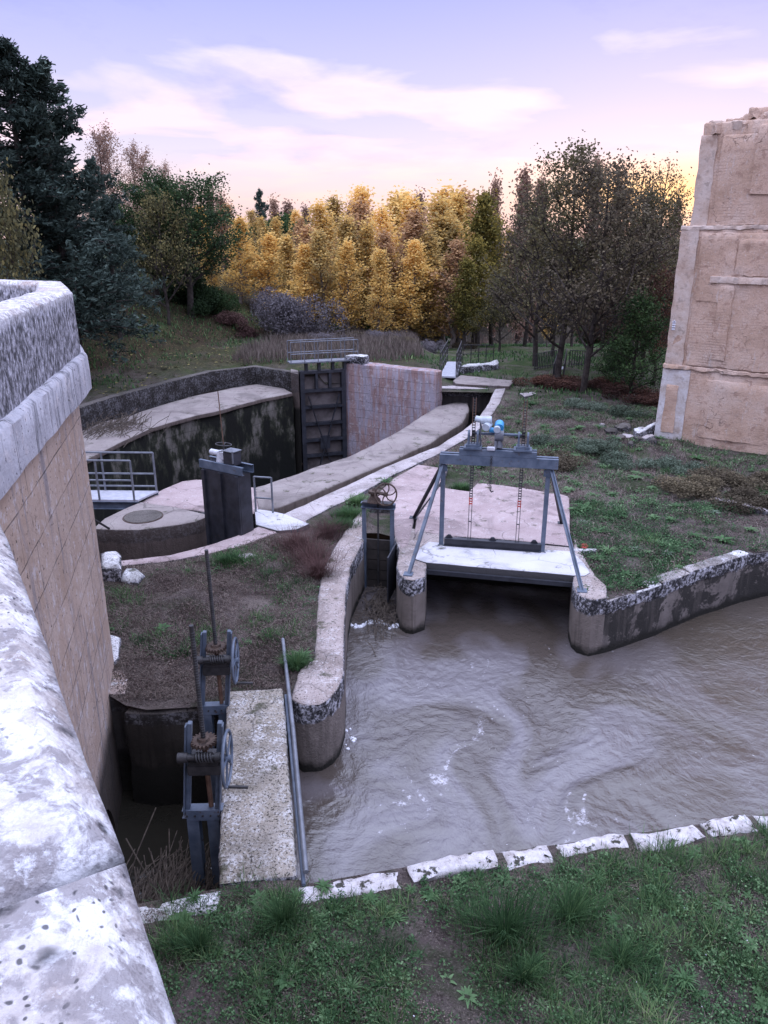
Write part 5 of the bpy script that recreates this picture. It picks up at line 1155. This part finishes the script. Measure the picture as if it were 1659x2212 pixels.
shrub('dark', 'small dark shrub at the end of the ridge', 460, 670, Y=53, s=.8)
for i, (px, Y) in enumerate([(700, 48), (760, 52), (820, 50), (880, 48), (930, 50), (1000, 56)]):
    shrub('brown' if i % 2 else 'grey', 'dry brush behind the throat wall, %s' % ['just right of the gangway', 'above the wall top block', 'above the wall middle', 'right of the wall middle', 'at the wall right end', 'left of the river gap'][i], px, 740, Y=Y, s=.4 if i % 2 == 0 else .6, sz=.7)
for i, (px, py) in enumerate([(1240, 880), (1290, 888), (1340, 895), (1170, 960), (1210, 905), (1300, 985), (1270, 978), (1330, 1000), (1440, 1010), (1500, 1020)]):
    shrub('sage', 'silver-green sage clump %s' % ['below the pale tree trunks', 'right of the pale trunks, in the meadow', 'farthest right in the meadow clumps', 'just right of the right rack top', 'beside the path', 'left of the rubble heap', 'in front of the rubble heap', 'right of the rubble front', 'below the ruined building corner', 'beneath the ruined building wall'][i], px, py, s=.55+.25*random.random(), group='sage clumps on the rough ground')
for i, (px, py) in enumerate([(1400, 870), (1340, 850), (1230, 838), (1310, 835), (1180, 832)]):
    shrub('russet', 'russet undergrowth mound %s' % ['by the ruined building corner', 'under the green bush', 'at the pale trunks', 'right of the pale trunks', 'left of the pale trunks'][i], px, py, s=.8, sz=.45, group='russet undergrowth mounds')
for i, (px, py) in enumerate([(1480, 1060), (1560, 1040), (1640, 1050), (1600, 1090), (1215, 1010)]):
    shrub('brown', 'low brown scrub %s' % ['under the ruined building left part', 'under the middle of the ruined wall', 'at the right frame edge', 'by the broken kerb', 'just right of the sluice beam end'][i], px, py, s=.55, sz=.6, group='brown scrub')
pass
for i in range(30):
    Y_ = random.choice((72, 78, 108, 118)) ; px_ = 430+i*36+random.uniform(-10, 10)
    if 940 < px_ < 1300 and Y_ < 100: Y_ = 120
    shrub(('brown', 'dark', 'russet', 'brown')[i % 4], 'dense thicket bush far behind the trees, number %d from the left of the wood edge' % (i+1) if False else 'dense thicket bush closing the wood floor behind the trunks', px_, 700, Y=Y_, s=2.6 if Y_ < 100 else 3.6, sz=1.0, group='thicket bushes closing the wood floor')
# ---------------------------------------------------------------- grasses
CONC = [GP(PROM+[(786, 1098), (763, 1123), (726, 1178), (694, 1238), (690, 1271), (683, 1326), (679, 1425), (646, 1447)]), GP(WALK_L+WALK_R),
        GP([(903, 1006), (968, 1016), (1031, 1046), (1230, 1075), (1232, 1182), (1274, 1243), (1311, 1294), (1237, 1250), (860, 1250), (786, 1098)]),
        GP(RIM_IN+[(1069, 842), (1092, 841)]+RIM_OUT[::-1][1:]), GP(NEAR_IN+[(600, 1119), (668, 1135), (590, 1155), (500, 1187), (390, 1209), (275, 1222)]), body]
CONC.append(strip([tuple(p[:2]) for p in line], .2, -1))
def scatter(n, box, dens=None, margin=.05, extra=None):
    x = rng.uniform(box[0], box[1], n); y = rng.uniform(box[2], box[3], n); ok = np.ones(n, bool)
    for P in HOLES+CONC:
        ok &= ~in_poly(x, y, P)
    if margin > 0:
        for P in HOLES+CONC: ok &= dist_poly(x, y, P) > margin
    x = x[ok]; y = y[ok]
    # keep what the camera side can plausibly see, with room to step aside
    u = x/np.maximum(y, .1); ok = np.abs(u) < .95; x = x[ok]; y = y[ok]
    if dens is not None:
        nz = np.array([fbm((a, b, 3.3), dens[0], 3) for a, b in zip(x, y)]); ok = nz+rng.normal(0, dens[2] if len(dens) > 2 else .08, len(x)) > dens[1]; x = x[ok]; y = y[ok]
    return x, y
def field(name, kindlabel, n, box, h, w, mat, dens=None, lean=(.2, .9), margin=.05, label=None, cat='grass', sd=None):
    x, y = scatter(n, box, dens, margin); z = hgt(x, y)-.02; m = len(x)
    nz = .5+.5*np.sin(x*2.1+y*1.3)*np.sin(y*1.7)
    B = np.stack([x, y, z], 1)
    me = blades_mesh(name, B, rng.uniform(0, 6.28, m), h*rng.uniform(.4, 1.3, m), w*rng.uniform(.6, 1.3, m), rng.uniform(*lean, m), np.clip(rng.normal(.45, .22, m)+.15*(nz-.5), 0, 1))
    me.materials.append(MAT[mat]); return tag(link(name, me), label, cat, kind='stuff')
def clumps(name, nc, per, box, r, h, w, mat, label, dens=None, lean=(.2, 1.0)):
    cx, cy = scatter(nc, box, dens, .12); k = len(cx); sc = rng.uniform(.5, 1.4, k)
    idx = np.repeat(np.arange(k), per); m = len(idx); a = rng.uniform(0, 6.28, m); rr = np.abs(rng.normal(0, 1, m))*r*sc[idx]*.5
    x = cx[idx]+np.cos(a)*rr; y = cy[idx]+np.sin(a)*rr
    ok = np.ones(m, bool)
    for P in HOLES: ok &= ~in_poly(x, y, P)
    x, y, a, idx, rr = x[ok], y[ok], a[ok], idx[ok], rr[ok]; m = len(x)
    B = np.stack([x, y, hgt(x, y)-.02], 1)
    me = blades_mesh(name, B, a+rng.normal(0, .5, m), h*sc[idx]*rng.uniform(.5, 1.2, m), w*rng.uniform(.7, 1.3, m), rng.uniform(*lean, m), np.clip(rng.normal(.45, .24, m)+(rng.normal(0, .17, k))[idx], 0, 1))
    me.materials.append(MAT[mat]); return tag(link(name, me), label, 'grass', kind='stuff')
NB = (-4, 8.5, 3.6, 9)
clumps('grass_tufts', 1700, 75, NB, .22, .17, .0038, 'grass', 'green grass tufts covering the near bank', (.55, -.12, .12))
field('grass', '', 190000, NB, .06, .0035, 'grass', (.7, -.08, .15), label='short grass between the tufts of the near bank', margin=.1)
field('dry_stalks', '', 60000, NB, .1, .0022, 'straw', (1.1, .0, .15), (.6, 1.6), label='dry straw lying among the grass of the near bank', margin=.12)
LB = (-6, .2, 10.6, 17.5)
clumps('grass_tufts', 260, 70, LB, .3, .17, .006, 'grass', 'green tufts on the mound behind the pit', (.5, .08, .1))
field('grass', '', 26000, LB, .07, .006, 'grass', (.45, .07, .1), label='short grass on the mound behind the pit', margin=.1)
field('dry_stalks', '', 60000, LB, .1, .0035, 'straw', (.8, -.2, .15), (.7, 1.8), label='dead stalks on the mound behind the pit', margin=.1)
RB = (-1, 14, 14, 34)
clumps('grass_tufts', 700, 45, RB, .35, .17, .008, 'grass', 'green tufts on the rough ground behind the sluices', (.3, .02, .12))
field('grass', '', 70000, RB, .07, .009, 'grass', (.4, .07, .12), label='short grass on the rough ground behind the sluices', margin=.12)
field('dry_stalks', '', 60000, RB, .16, .006, 'straw', (.5, .02, .15), (.5, 1.6), label='dead stalks on the rough ground behind the sluices', margin=.12)
HB = (-34, 20, 34, 75)
field('meadow_grass', '', 60000, HB, .22, .03, 'grass', (.12, -.02, .1), label='meadow grass on the far bank and embankment', margin=.3)
field('reeds', '', 26000, (-8, 2.2, 40.5, 62), .6, .014, 'straw', (.15, -.1, .1), (.1, .5), label='tall dry reeds behind the throat wall', margin=.4, cat='reeds')
def herbs(name, nc, per, box, r, hz, size, mat, label, dens=None, flat=1.2):
    cx, cy = scatter(nc, box, dens, .06); k = len(cx); sc = rng.uniform(.35, 1.5, k)**1.3; hh = rng.uniform(.2, 1.2, k)
    idx = np.repeat(np.arange(k), per); m_ = len(idx); a = rng.uniform(0, 6.28, m_); rr = np.sqrt(rng.uniform(0, 1, m_))*r*sc[idx]
    x = cx[idx]+np.cos(a)*rr; y = cy[idx]+np.sin(a)*rr; ok = np.ones(m_, bool)
    for P in HOLES+CONC: ok &= ~in_poly(x, y, P)
    x, y, idx, rr = x[ok], y[ok], idx[ok], rr[ok]; m_ = len(x); up_ = rng.uniform(0, 1, m_)
    z = hgt(x, y)+.01+hz*hh[idx]*up_*(1-.6*rr/(r*sc[idx]+1e-6))
    tone = np.clip(.25+.45*up_*hh[idx]+rng.normal(0, .12, m_)+rng.normal(0, .12, k)[idx], 0, 1)
    me = leaf_quads(name, np.stack([x, y, z], 1), size, tone, flat); me.materials.append(MAT[mat]); return tag(link(name, me), label, 'ground cover', kind='stuff')
herbs('ground_cover', 3400, 55, NB, .17, .15, .0125, 'cover', 'small-leaved herbs carpeting the near bank', (.6, -.15, .15))
herbs('plant_litter', 3000, 26, NB, .2, .02, .008, 'litter', 'brown plant litter on the near bank', None, 2)
herbs('ground_cover', 420, 60, LB, .2, .12, .014, 'cover', 'small herbs on the mound behind the pit', (.5, .12, .12))
herbs('plant_litter', 3200, 45, LB, .3, .1, .012, 'litter', 'brown plant litter on the mound behind the pit', None, 1)
herbs('ground_cover', 2600, 50, RB, .3, .2, .019, 'cover', 'leafy ground cover on the rough ground behind the sluices', (.45, .05, .12))
herbs('dry_weeds', 900, 60, RB, .35, .22, .015, 'litter', 'dry brown weed heads on the rough ground', (.35, .05, .12), .2)
herbs('ground_cover', 900, 60, (3.6, 10.5, 14.3, 20), .32, .22, .017, 'cover', 'thick leafy carpet above the retaining wall', (.3, -.3, .2))
herbs('plant_litter', 1800, 40, RB, .5, .06, .018, 'litter', 'brown plant litter on the rough ground', None, 1)
def rosettes(name, n_, box, s0, label, dens=None):
    x, y = scatter(n_, box, dens, .08); V_ = []; F_ = []; T_ = []; b = 0
    z = hgt(x, y)
    for i in range(len(x)):
        me = RO[i % 4]; k = len(me.vertices); co_v = np.empty(k*3); me.vertices.foreach_get('co', co_v); co_v = co_v.reshape(-1, 3)
        t_ = np.empty(k); me.attributes['tone'].data.foreach_get('value', t_); a = rng.uniform(0, 6.28); sc = s0*rng.uniform(.35, 1.2)
        r_ = np.stack([co_v[:, 0]*np.cos(a)-co_v[:, 1]*np.sin(a), co_v[:, 0]*np.sin(a)+co_v[:, 1]*np.cos(a), co_v[:, 2]*rng.uniform(.7, 1.6)], 1)*sc+np.array([x[i], y[i], z[i]])
        V_.append(r_); T_.append(np.clip(t_+rng.normal(0, .2), 0, 1)); F_ += [tuple(q+b for q in p.vertices) for p in me.polygons]; b += k
    me = bpy.data.meshes.new(name); me.from_pydata(np.concatenate(V_).tolist(), [], F_); at = me.attributes.new('tone', 'FLOAT', 'POINT'); at.data.foreach_set('value', np.concatenate(T_))
    me.shade_smooth(); me.materials.append(MAT['weed']); return tag(link(name, me), label, 'weeds', kind='stuff')
# fallen leaves on the embankment
x, y = scatter(5000, (-24, -5, 33, 60), None, .3); z = hgt(x, y)+.03
me = leaf_quads('fallen_leaves', np.stack([x, y, z], 1), .07, rng.uniform(0, 1, len(x)), 3.0); me.materials.append(MAT['leaf_yellowgreen']); tag(link('fallen_leaves', me), 'fallen yellow leaves scattered over the embankment', 'fallen leaves', kind='stuff')
# reed heap in the pit
def straws(name, n, cx, cy, zc, rx_, ry_, L, r, mat, label, seed, zr=.5):
    rd = random.Random(seed); b = MB()
    for k in range(n):
        a = rd.gauss(1.35, .55); e = rd.uniform(-.15, .75); l = L*rd.uniform(.4, 1.2); x = cx+rd.gauss(0, rx_); y = cy+rd.gauss(0, ry_); z = zc+rd.uniform(0, zr)
        d = Vector((math.cos(a)*math.cos(e), math.sin(a)*math.cos(e), math.sin(e))); p = Vector((x, y, z)); b.tube([p-d*l/2, p+Vector((rd.uniform(-.03, .03), 0, rd.uniform(0, .06))), p+d*l/2-Vector((0, 0, .05))], r*rd.uniform(.6, 1.3), 4, False)
    return tag(b.build(name, MAT[mat]), label, 'debris', kind='stuff')
straws('reed_debris', 1500, -2.8, 7.35, -1.6, .36, .45, 1.1, .008, 'twig', 'heap of drifted dead reeds floating in the dark pit', 5)
c_ = G(240, 925, LLZ); straws('twig_debris', 200, c_.x, c_.y, LLZ+.02, .9, .8, 1.1, .014, 'twig', 'pile of flood twigs on the left ledge of the lock', 12, .2)
straws('twig_debris', 260, -.1, 16.0, -1.25, .2, .6, .5, .008, 'twig', 'drifted twigs caught in the narrow sluice channel', 6, .12)
# froth at the channel mouth
fm = MB(); rd = random.Random(9)
for k in range(46):
    t = k/45; c0 = G(756+t*104, 1348+6*math.sin(t*9), WZ); r_ = rd.uniform(.03, .09)
    fx_, fy_ = c0.x+rd.gauss(0, .03), c0.y+rd.gauss(0, .05); fm.tube([(fx_, fy_, WZ-.03), (fx_, fy_, WZ+rd.uniform(.01, .035))], [r_, r_*.5], 9)
for k in range(10):
    a = rd.uniform(0, 6.28); c0 = G(748, 1600, WZ); r_ = rd.uniform(.02, .05); fx_, fy_ = c0.x+.05+rd.gauss(0, .04), c0.y+rd.gauss(0, .18); fm.tube([(fx_, fy_, WZ-.03), (fx_, fy_, WZ+.03)], [r_, r_*.6], 8)
tag(fm.build('froth', simple('white_froth', (.62, .62, .66), (.75, .75, .8), 20, .7), None, True), 'white froth lining the mouth of the narrow channel', 'froth', kind='stuff')
xf, yf = scatter(260, NB, (.8, .05, .2), .1)
me = leaf_quads('wild_flowers', np.stack([xf, yf, hgt(xf, yf)+rng.uniform(.05, .16, len(xf))], 1), .007, rng.uniform(.6, 1, len(xf)), 2.0); me.materials.append(MAT['white_paint']); tag(link('wild_flowers', me), 'tiny white flowers dotted over the near bank', 'flowers', kind='stuff')
# weeds
def rosette(n, L, w, seed, up=.35):
    rd = np.random.default_rng(seed); V = []; F = []; T = []
    for k in range(n):
        a = k*2.399+rd.uniform(-.2, .2); e = up*rd.uniform(.2, 1.6); l = L*rd.uniform(.6, 1.15); ww = w*rd.uniform(.7, 1.2); b = len(V)
        for i in range(6):
            t = i/5; r_ = l*t*math.cos(e*(1-.6*t)); z = l*(math.sin(e)*t-.55*t*t*math.sin(e)*1.1)+.01; wd = ww*math.sin(min(1, t*1.05+.08)*PI*.95)**.8+.002
            c = np.array([math.cos(a)*r_, math.sin(a)*r_, z]); s = np.array([-math.sin(a), math.cos(a), 0])*wd
            V += [tuple(c-s+np.array([0, 0, wd*.35])), tuple(c), tuple(c+s+np.array([0, 0, wd*.35]))]
            T += [float(np.clip(.45+.3*t+rd.normal(0, .1), 0, 1))]*3
        for i in range(5):
            q = b+i*3; F += [(q, q+1, q+4, q+3), (q+1, q+2, q+5, q+4)]
    me = bpy.data.meshes.new('weed_plant'); me.from_pydata(V, [], F); at = me.attributes.new('tone', 'FLOAT', 'POINT'); at.data.foreach_set('value', T); me.shade_smooth(); return me
RO = [rosette(16, .17, .022, 1), rosette(22, .15, .012, 2, .6), rosette(12, .2, .035, 3, .5), rosette(26, .2, .01, 4, .9)]
for me in RO: me.materials.append(MAT['weed'])
RO_S = [m.copy() for m in RO[:2]]
for me in RO_S: me.materials.clear(); me.materials.append(MAT['sage'])
def weed(k, px, py, s, lb, g='broad-leaved weeds on the near bank', sg=False):
    p = G(px, py); me = (RO_S if sg else RO)[k % (2 if sg else 4)]
    o = link('weed_plant', me); o.location = (p.x, p.y, float(hgt(p.x, p.y))+.005); o.rotation_euler.z = random.uniform(0, 6); s *= .55; o.scale = (s, s, s)
    tag(o, lb, 'weed', g)
wd = [(395, 1985, 2, 1.4, 'large pale leafy dock near the parapet'), (700, 1915, 1, 1.5, 'star-shaped thistle rosette at the foot of the steel pole'), (725, 1965, 1, 1.2, 'rosette right of the one at the pole foot'), (640, 1940, 3, 1.3, 'leafy weed left of the pole foot'), (560, 1940, 0, 1.2, 'weed below the walkway end'), (520, 1975, 0, 1.3, 'weed cluster below the walkway left corner'), (420, 1940, 3, 1.2, 'weed beside the pit edge'), (800, 1940, 0, 1.2, 'weed under the second coping stone'), (855, 1985, 3, 1.3, 'tall leafy weed below the coping middle'), (930, 1935, 0, 1.3, 'weed patch under the third coping stone'), (620, 2120, 2, 1.5, 'large leafy weed low left on the bank'), (560, 2160, 0, 1.4, 'leafy weed at the bottom left of the bank'), (740, 2050, 0, 1.3, 'weed in the lower left middle of the bank'), (760, 2140, 3, 1.2, 'feathery weed near the bottom middle'), (900, 2080, 0, 1.3, 'weed right of the bottom middle'), (960, 2010, 0, 1.1, 'weed left of the tall grass clump'), (1090, 1905, 3, 1.2, 'leafy weed touching the coping right of middle'), (1150, 2090, 3, 1.8, 'ferny weed below the tall grass clump'), (1290, 1900, 3, 1.3, 'leafy weed under the long coping stone'), (1330, 1985, 0, 1.4, 'weed right of the tall grass clump'), (1420, 1920, 0, 1.2, 'weed near the right bank stones'), (1500, 1850, 3, 1.2, 'leafy weed beside the right bank stones'), (1560, 1960, 0, 1.3, 'weed at the right of the bank'), (1620, 2040, 0, 1.4, 'weed near the right frame edge'), (1480, 2110, 3, 1.5, 'leafy weed low on the right'), (1380, 2150, 0, 1.3, 'weed at the bottom right'), (1010, 2160, 0, 1.4, 'weed at the bottom centre'), (690, 1995, 3, 1.3, 'dense weed in the left middle of the bank'), (470, 2070, 3, 1.1, 'weed next to the parapet foot'), (1200, 1970, 0, 1.1, 'weed behind the ferny one')]
for px, py, k, s, lb in wd: weed(k, px, py, s, lb)
weed(2, 350, 1362, 1.9, 'lone leafy rosette on the mound behind the pit', 'weeds on the mound', False)
weed(0, 676, 1296, 1.2, 'pale rosette by the quay wall edge', 'weeds on the mound', True)
weed(3, 655, 1425, 2.2, 'bushy green weed at the quay wall corner', 'weeds on the mound'); weed(3, 640, 1440, 1.8, 'bushy green weed beside the pole end', 'weeds on the mound')
for i, (px, py, s) in enumerate([(1370, 1035, 3), (1375, 1190, 2.2), (1410, 1120, 2), (1290, 1210, 2.3), (1320, 1095, 2), (1500, 1160, 2.4), (1560, 1170, 2.4), (1440, 1200, 2.2), (1350, 1240, 2.2), (1620, 1150, 2.5), (1260, 1130, 2), (1460, 1100, 2.2), (1190, 985, 2.2), (1540, 1110, 2.3), (1290, 1150, 2)]):
    weed(i, px, py, s, 'leafy weed on the rough ground, %s' % ['biggest, below the sluice beam end', 'mid patch above the right wall', 'on the bare middle patch', 'next to the slab corner', 'right of the apron edge', 'in the green carpet', 'right in the green carpet', 'above the retaining wall middle', 'behind the corner pier', 'near the right frame edge', 'beside the rear brace foot', 'between bare soil and green carpet', 'beside the right rack foot of the meadow', 'below the broken kerb', 'by the red scrap'][i], 'broad-leaved weeds on the rough ground', i % 3 == 1)
rosettes('small_weeds', 420, NB, .5, 'small leafy rosettes all over the near bank')
rosettes('small_weeds', 260, RB, 1.3, 'small leafy weeds dotting the rough ground')
# tall tuft clump
def tuft(px, py, n, r, h, w, lb, mat='grass', lean=(.1, .9), z=0):
    p = G(px, py); m = n; a = rng.uniform(0, 6.28, m); rr = np.minimum(np.abs(rng.normal(0, r*.5, m)), r*.95)
    B = np.stack([np.cos(a)*rr, np.sin(a)*rr*.6, np.zeros(m)], 1)
    me = blades_mesh('grass_tussock', B, a+rng.normal(0, .6, m), h*rng.uniform(.5, 1.15, m), w*rng.uniform(.7, 1.2, m), rng.uniform(*lean, m), np.clip(rng.normal(.35, .17, m), 0, 1)); me.materials.append(MAT[mat])
    o = link('grass_tussock', me); o.location = (p.x, p.y, float(hgt(p.x, p.y))-.02); tag(o, lb, 'grass tussock')
tuft(1090, 2030, 700, .55, .5, .0045, 'wide tall grass tussock in the middle of the near bank'); tuft(1230, 1985, 500, .45, .45, .0045, 'tall grass tussock right of the widest tussock')
tuft(610, 2000, 500, .24, .36, .004, 'round dark grass tussock below the walkway'); tuft(430, 2060, 350, .22, .3, .004, 'dark grass tussock beside the parapet')
tuft(1340, 2080, 400, .35, .3, .0045, 'bright grass tussock low right of the widest tussock'); tuft(1130, 2120, 380, .3, .26, .004, 'soft grass tussock at the bottom centre')
for px_, py_, lb_, r_ in ((672, 1212, 'reddish dry bramble clump on the left bank by the quay wall', .75), (640, 1188, 'reddish dry weeds behind the bramble clump', .6), (705, 1160, 'reddish twigs near the green grass strip', .45), (690, 1245, 'thin reddish stems leaning over the quay wall edge', .35)):
    tuft(px_, py_, 650, r_, .55, .0035, lb_, 'bramble', (.2, 1.3))
tuft(755, 1115, 900, .5, .3, .008, 'bright green grass strip at the quay wall head', lean=(.2, 1)); tuft(740, 1140, 800, .45, .28, .008, 'bright green grass below the grass strip', lean=(.2, 1)); tuft(772, 1092, 500, .35, .3, .008, 'dark green grass at the wheel sluice', lean=(.2, 1))
tuft(995, 1052, 500, .35, .28, .009, 'grass clump in the gap between the apron slabs', lean=(.2, 1)); tuft(500, 1215, 700, .6, .25, .007, 'grass clump on the mound beside the near coping', lean=(.2, 1)); tuft(640, 1440, 500, .25, .3, .006, 'grass clump at the head of the fallen pole', lean=(.2, 1))
# ---------------------------------------------------------------- world, sun, camera
w = bpy.data.worlds.new('World'); SC.world = w; w.use_nodes = True; t = w.node_tree; n = t.nodes; bg = n['Background']
sky = n.new('ShaderNodeTexSky'); sky.sky_type = 'NISHITA'; sky.sun_disc = False; sky.sun_elevation = R(4); sky.sun_rotation = R(19); sky.air_density = 1.2; sky.dust_density = 2
tc = n.new('ShaderNodeTexCoord'); L = t.links.new
def wn(typ, **k):
    x = n.new(typ)
    for a, b in k.items(): setattr(x, a, b)
    return x
def wmath(op, a, b=0.0, clamp=False):
    x = wn('ShaderNodeMath', operation=op, use_clamp=clamp)
    for i, v in enumerate((a, b)):
        if isinstance(v, (int, float)): x.inputs[i].default_value = v
        else: L(v, x.inputs[i])
    return x.outputs[0]
def wramp(v, stops):
    x = wn('ShaderNodeValToRGB'); e = x.color_ramp.elements
    while len(e) < len(stops): e.new(.5)
    for i, (p, c) in enumerate(stops): e[i].position = p; e[i].color = (c, c, c, 1) if isinstance(c, (int, float)) else (*c, 1)
    L(v, x.inputs[0]); return x.outputs[0]
def wmix(f, a, b, mode='MIX'):
    x = wn('ShaderNodeMix', data_type='RGBA', blend_type=mode)
    for i, v in ((0, f), (6, a), (7, b)):
        if isinstance(v, (int, float)): x.inputs[i].default_value = v
        elif isinstance(v, tuple): x.inputs[i].default_value = (*v, 1)
        else: L(v, x.inputs[i])
    return x.outputs[2]
sp = wn('ShaderNodeSeparateXYZ'); L(tc.outputs['Generated'], sp.inputs[0]); X, Y, Z = sp.outputs
el = wmath('ARCSINE', Z)      # radians
# clouds on a flat layer: project direction onto a plane
zz = wmath('MAXIMUM', wmath('ADD', Z, .12), .05)
cb = wn('ShaderNodeCombineXYZ'); L(wmath('DIVIDE', X, zz), cb.inputs[0]); L(wmath('DIVIDE', Y, zz), cb.inputs[1]); cb.inputs[2].default_value = 3.1
def wnoise(sc, det, rg, dist=0, vec=None, mp=None):
    x = wn('ShaderNodeTexNoise'); x.inputs['Scale'].default_value = sc; x.inputs['Detail'].default_value = det; x.inputs['Roughness'].default_value = rg; x.inputs['Distortion'].default_value = dist
    L(vec or cb.outputs[0], x.inputs['Vector']); return x.outputs['Fac']
base = wramp(el, [(.0, (.98, .66, .64)), (.05, (1.0, .80, .84)), (.09, (.86, .79, .99)), (.15, (.68, .67, .99)), (.25, (.46, .50, .98)), (.45, (1.2, 1.3, 2.0)), (1.0, (2.7, 2.95, 4.0))])  # stops above the frame raised past the visible sky to brighten the scene
n1 = wnoise(1.3, 6, .48, .35); n2 = wnoise(.9, 8, .62, .3)
lowband = wramp(el, [(.02, .2), (.07, 1), (.24, .95), (.34, .35), (.6, .25)])
az = wmath('ARCTAN2', X, Y)
def lump(a0, e0, sa, se, k):
    g_ = wmath('ADD', wmath('POWER', wmath('ABSOLUTE', wmath('DIVIDE', wmath('SUBTRACT', az, a0), sa)), 2), wmath('POWER', wmath('ABSOLUTE', wmath('DIVIDE', wmath('SUBTRACT', el, e0), se)), 2))
    return wmath('MULTIPLY', wmath('POWER', 2.718, wmath('MULTIPLY', g_, -1)), k)
lumps = lump(-.36, .125, .2, .035, 1.0)
for a in ((.03, .145, .18, .016, .9), (.1, .115, .09, .02, 1.0), (-.12, .105, .12, .012, .8), (.42, .15, .16, .022, 1.1), (-.1, .05, .3, .02, .7), (.2, .07, .2, .012, .6), (1.2, .2, .5, .06, .9), (-1.2, .18, .5, .06, .9)): lumps = wmath('ADD', lumps, lump(*a))
cl1 = wmath('ADD', wmath('MULTIPLY', lumps, .8), wmath('MULTIPLY', wmath('SUBTRACT', n1, .5), 3.4))
cl1 = wmath('MULTIPLY', wramp(wmath('ADD', cl1, 0), [(.26, 0), (.7, .95)]), lowband, True)
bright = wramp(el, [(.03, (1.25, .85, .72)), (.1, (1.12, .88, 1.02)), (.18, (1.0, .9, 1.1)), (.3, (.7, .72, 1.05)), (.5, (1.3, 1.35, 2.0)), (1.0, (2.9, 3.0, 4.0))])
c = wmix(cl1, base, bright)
grey = wmath('MULTIPLY', wramp(n2, [(.52, 0), (.68, .6)]), wramp(el, [(.04, .35), (.12, .9), (.5, .8)]), True)
c = wmix(grey, c, wmix(1.0, c, (.72, .74, .9), 'MULTIPLY'))
# sunset glow to the right of the centre
g = wmath('ADD', wmath('POWER', wmath('ABSOLUTE', wmath('DIVIDE', wmath('SUBTRACT', az, .33), .13)), 2), wmath('POWER', wmath('ABSOLUTE', wmath('DIVIDE', wmath('SUBTRACT', el, .045), .028)), 2))
gl2 = wmath('MULTIPLY', wmath('POWER', 2.718, wmath('MULTIPLY', g, -1)), .95, True)
c = wmix(gl2, c, (1.6, 1.0, .5))
c = wmix(.12, c, sky.outputs[0], 'MIX') if False else c
sk = wmix(1.0, sky.outputs[0], (.006, .006, .006), 'MULTIPLY')
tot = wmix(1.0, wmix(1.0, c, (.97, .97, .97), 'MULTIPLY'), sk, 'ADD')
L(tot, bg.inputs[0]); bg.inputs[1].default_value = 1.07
sl = bpy.data.lights.new('sun', 'SUN'); sl.energy = .5; sl.angle = R(12); sl.color = (1, .82, .66); so = bpy.data.objects.new('sun', sl); COL.objects.link(so)
so.rotation_euler = (R(86), 0, R(-19)+PI)
cam = bpy.data.cameras.new('camera'); co = bpy.data.objects.new('camera', cam); COL.objects.link(co); SC.camera = co
cam.sensor_fit = 'VERTICAL'; cam.sensor_height = 24; cam.lens = 24*FPX/2212; cam.clip_start = .05; cam.clip_end = 6000
co.location = (0, 0, HC); co.rotation_euler = (R(90)-TH, 0, 0)
SC.view_settings.view_transform = 'Standard'; SC.view_settings.look = 'None'; SC.view_settings.exposure = 0; SC.view_settings.gamma = 1
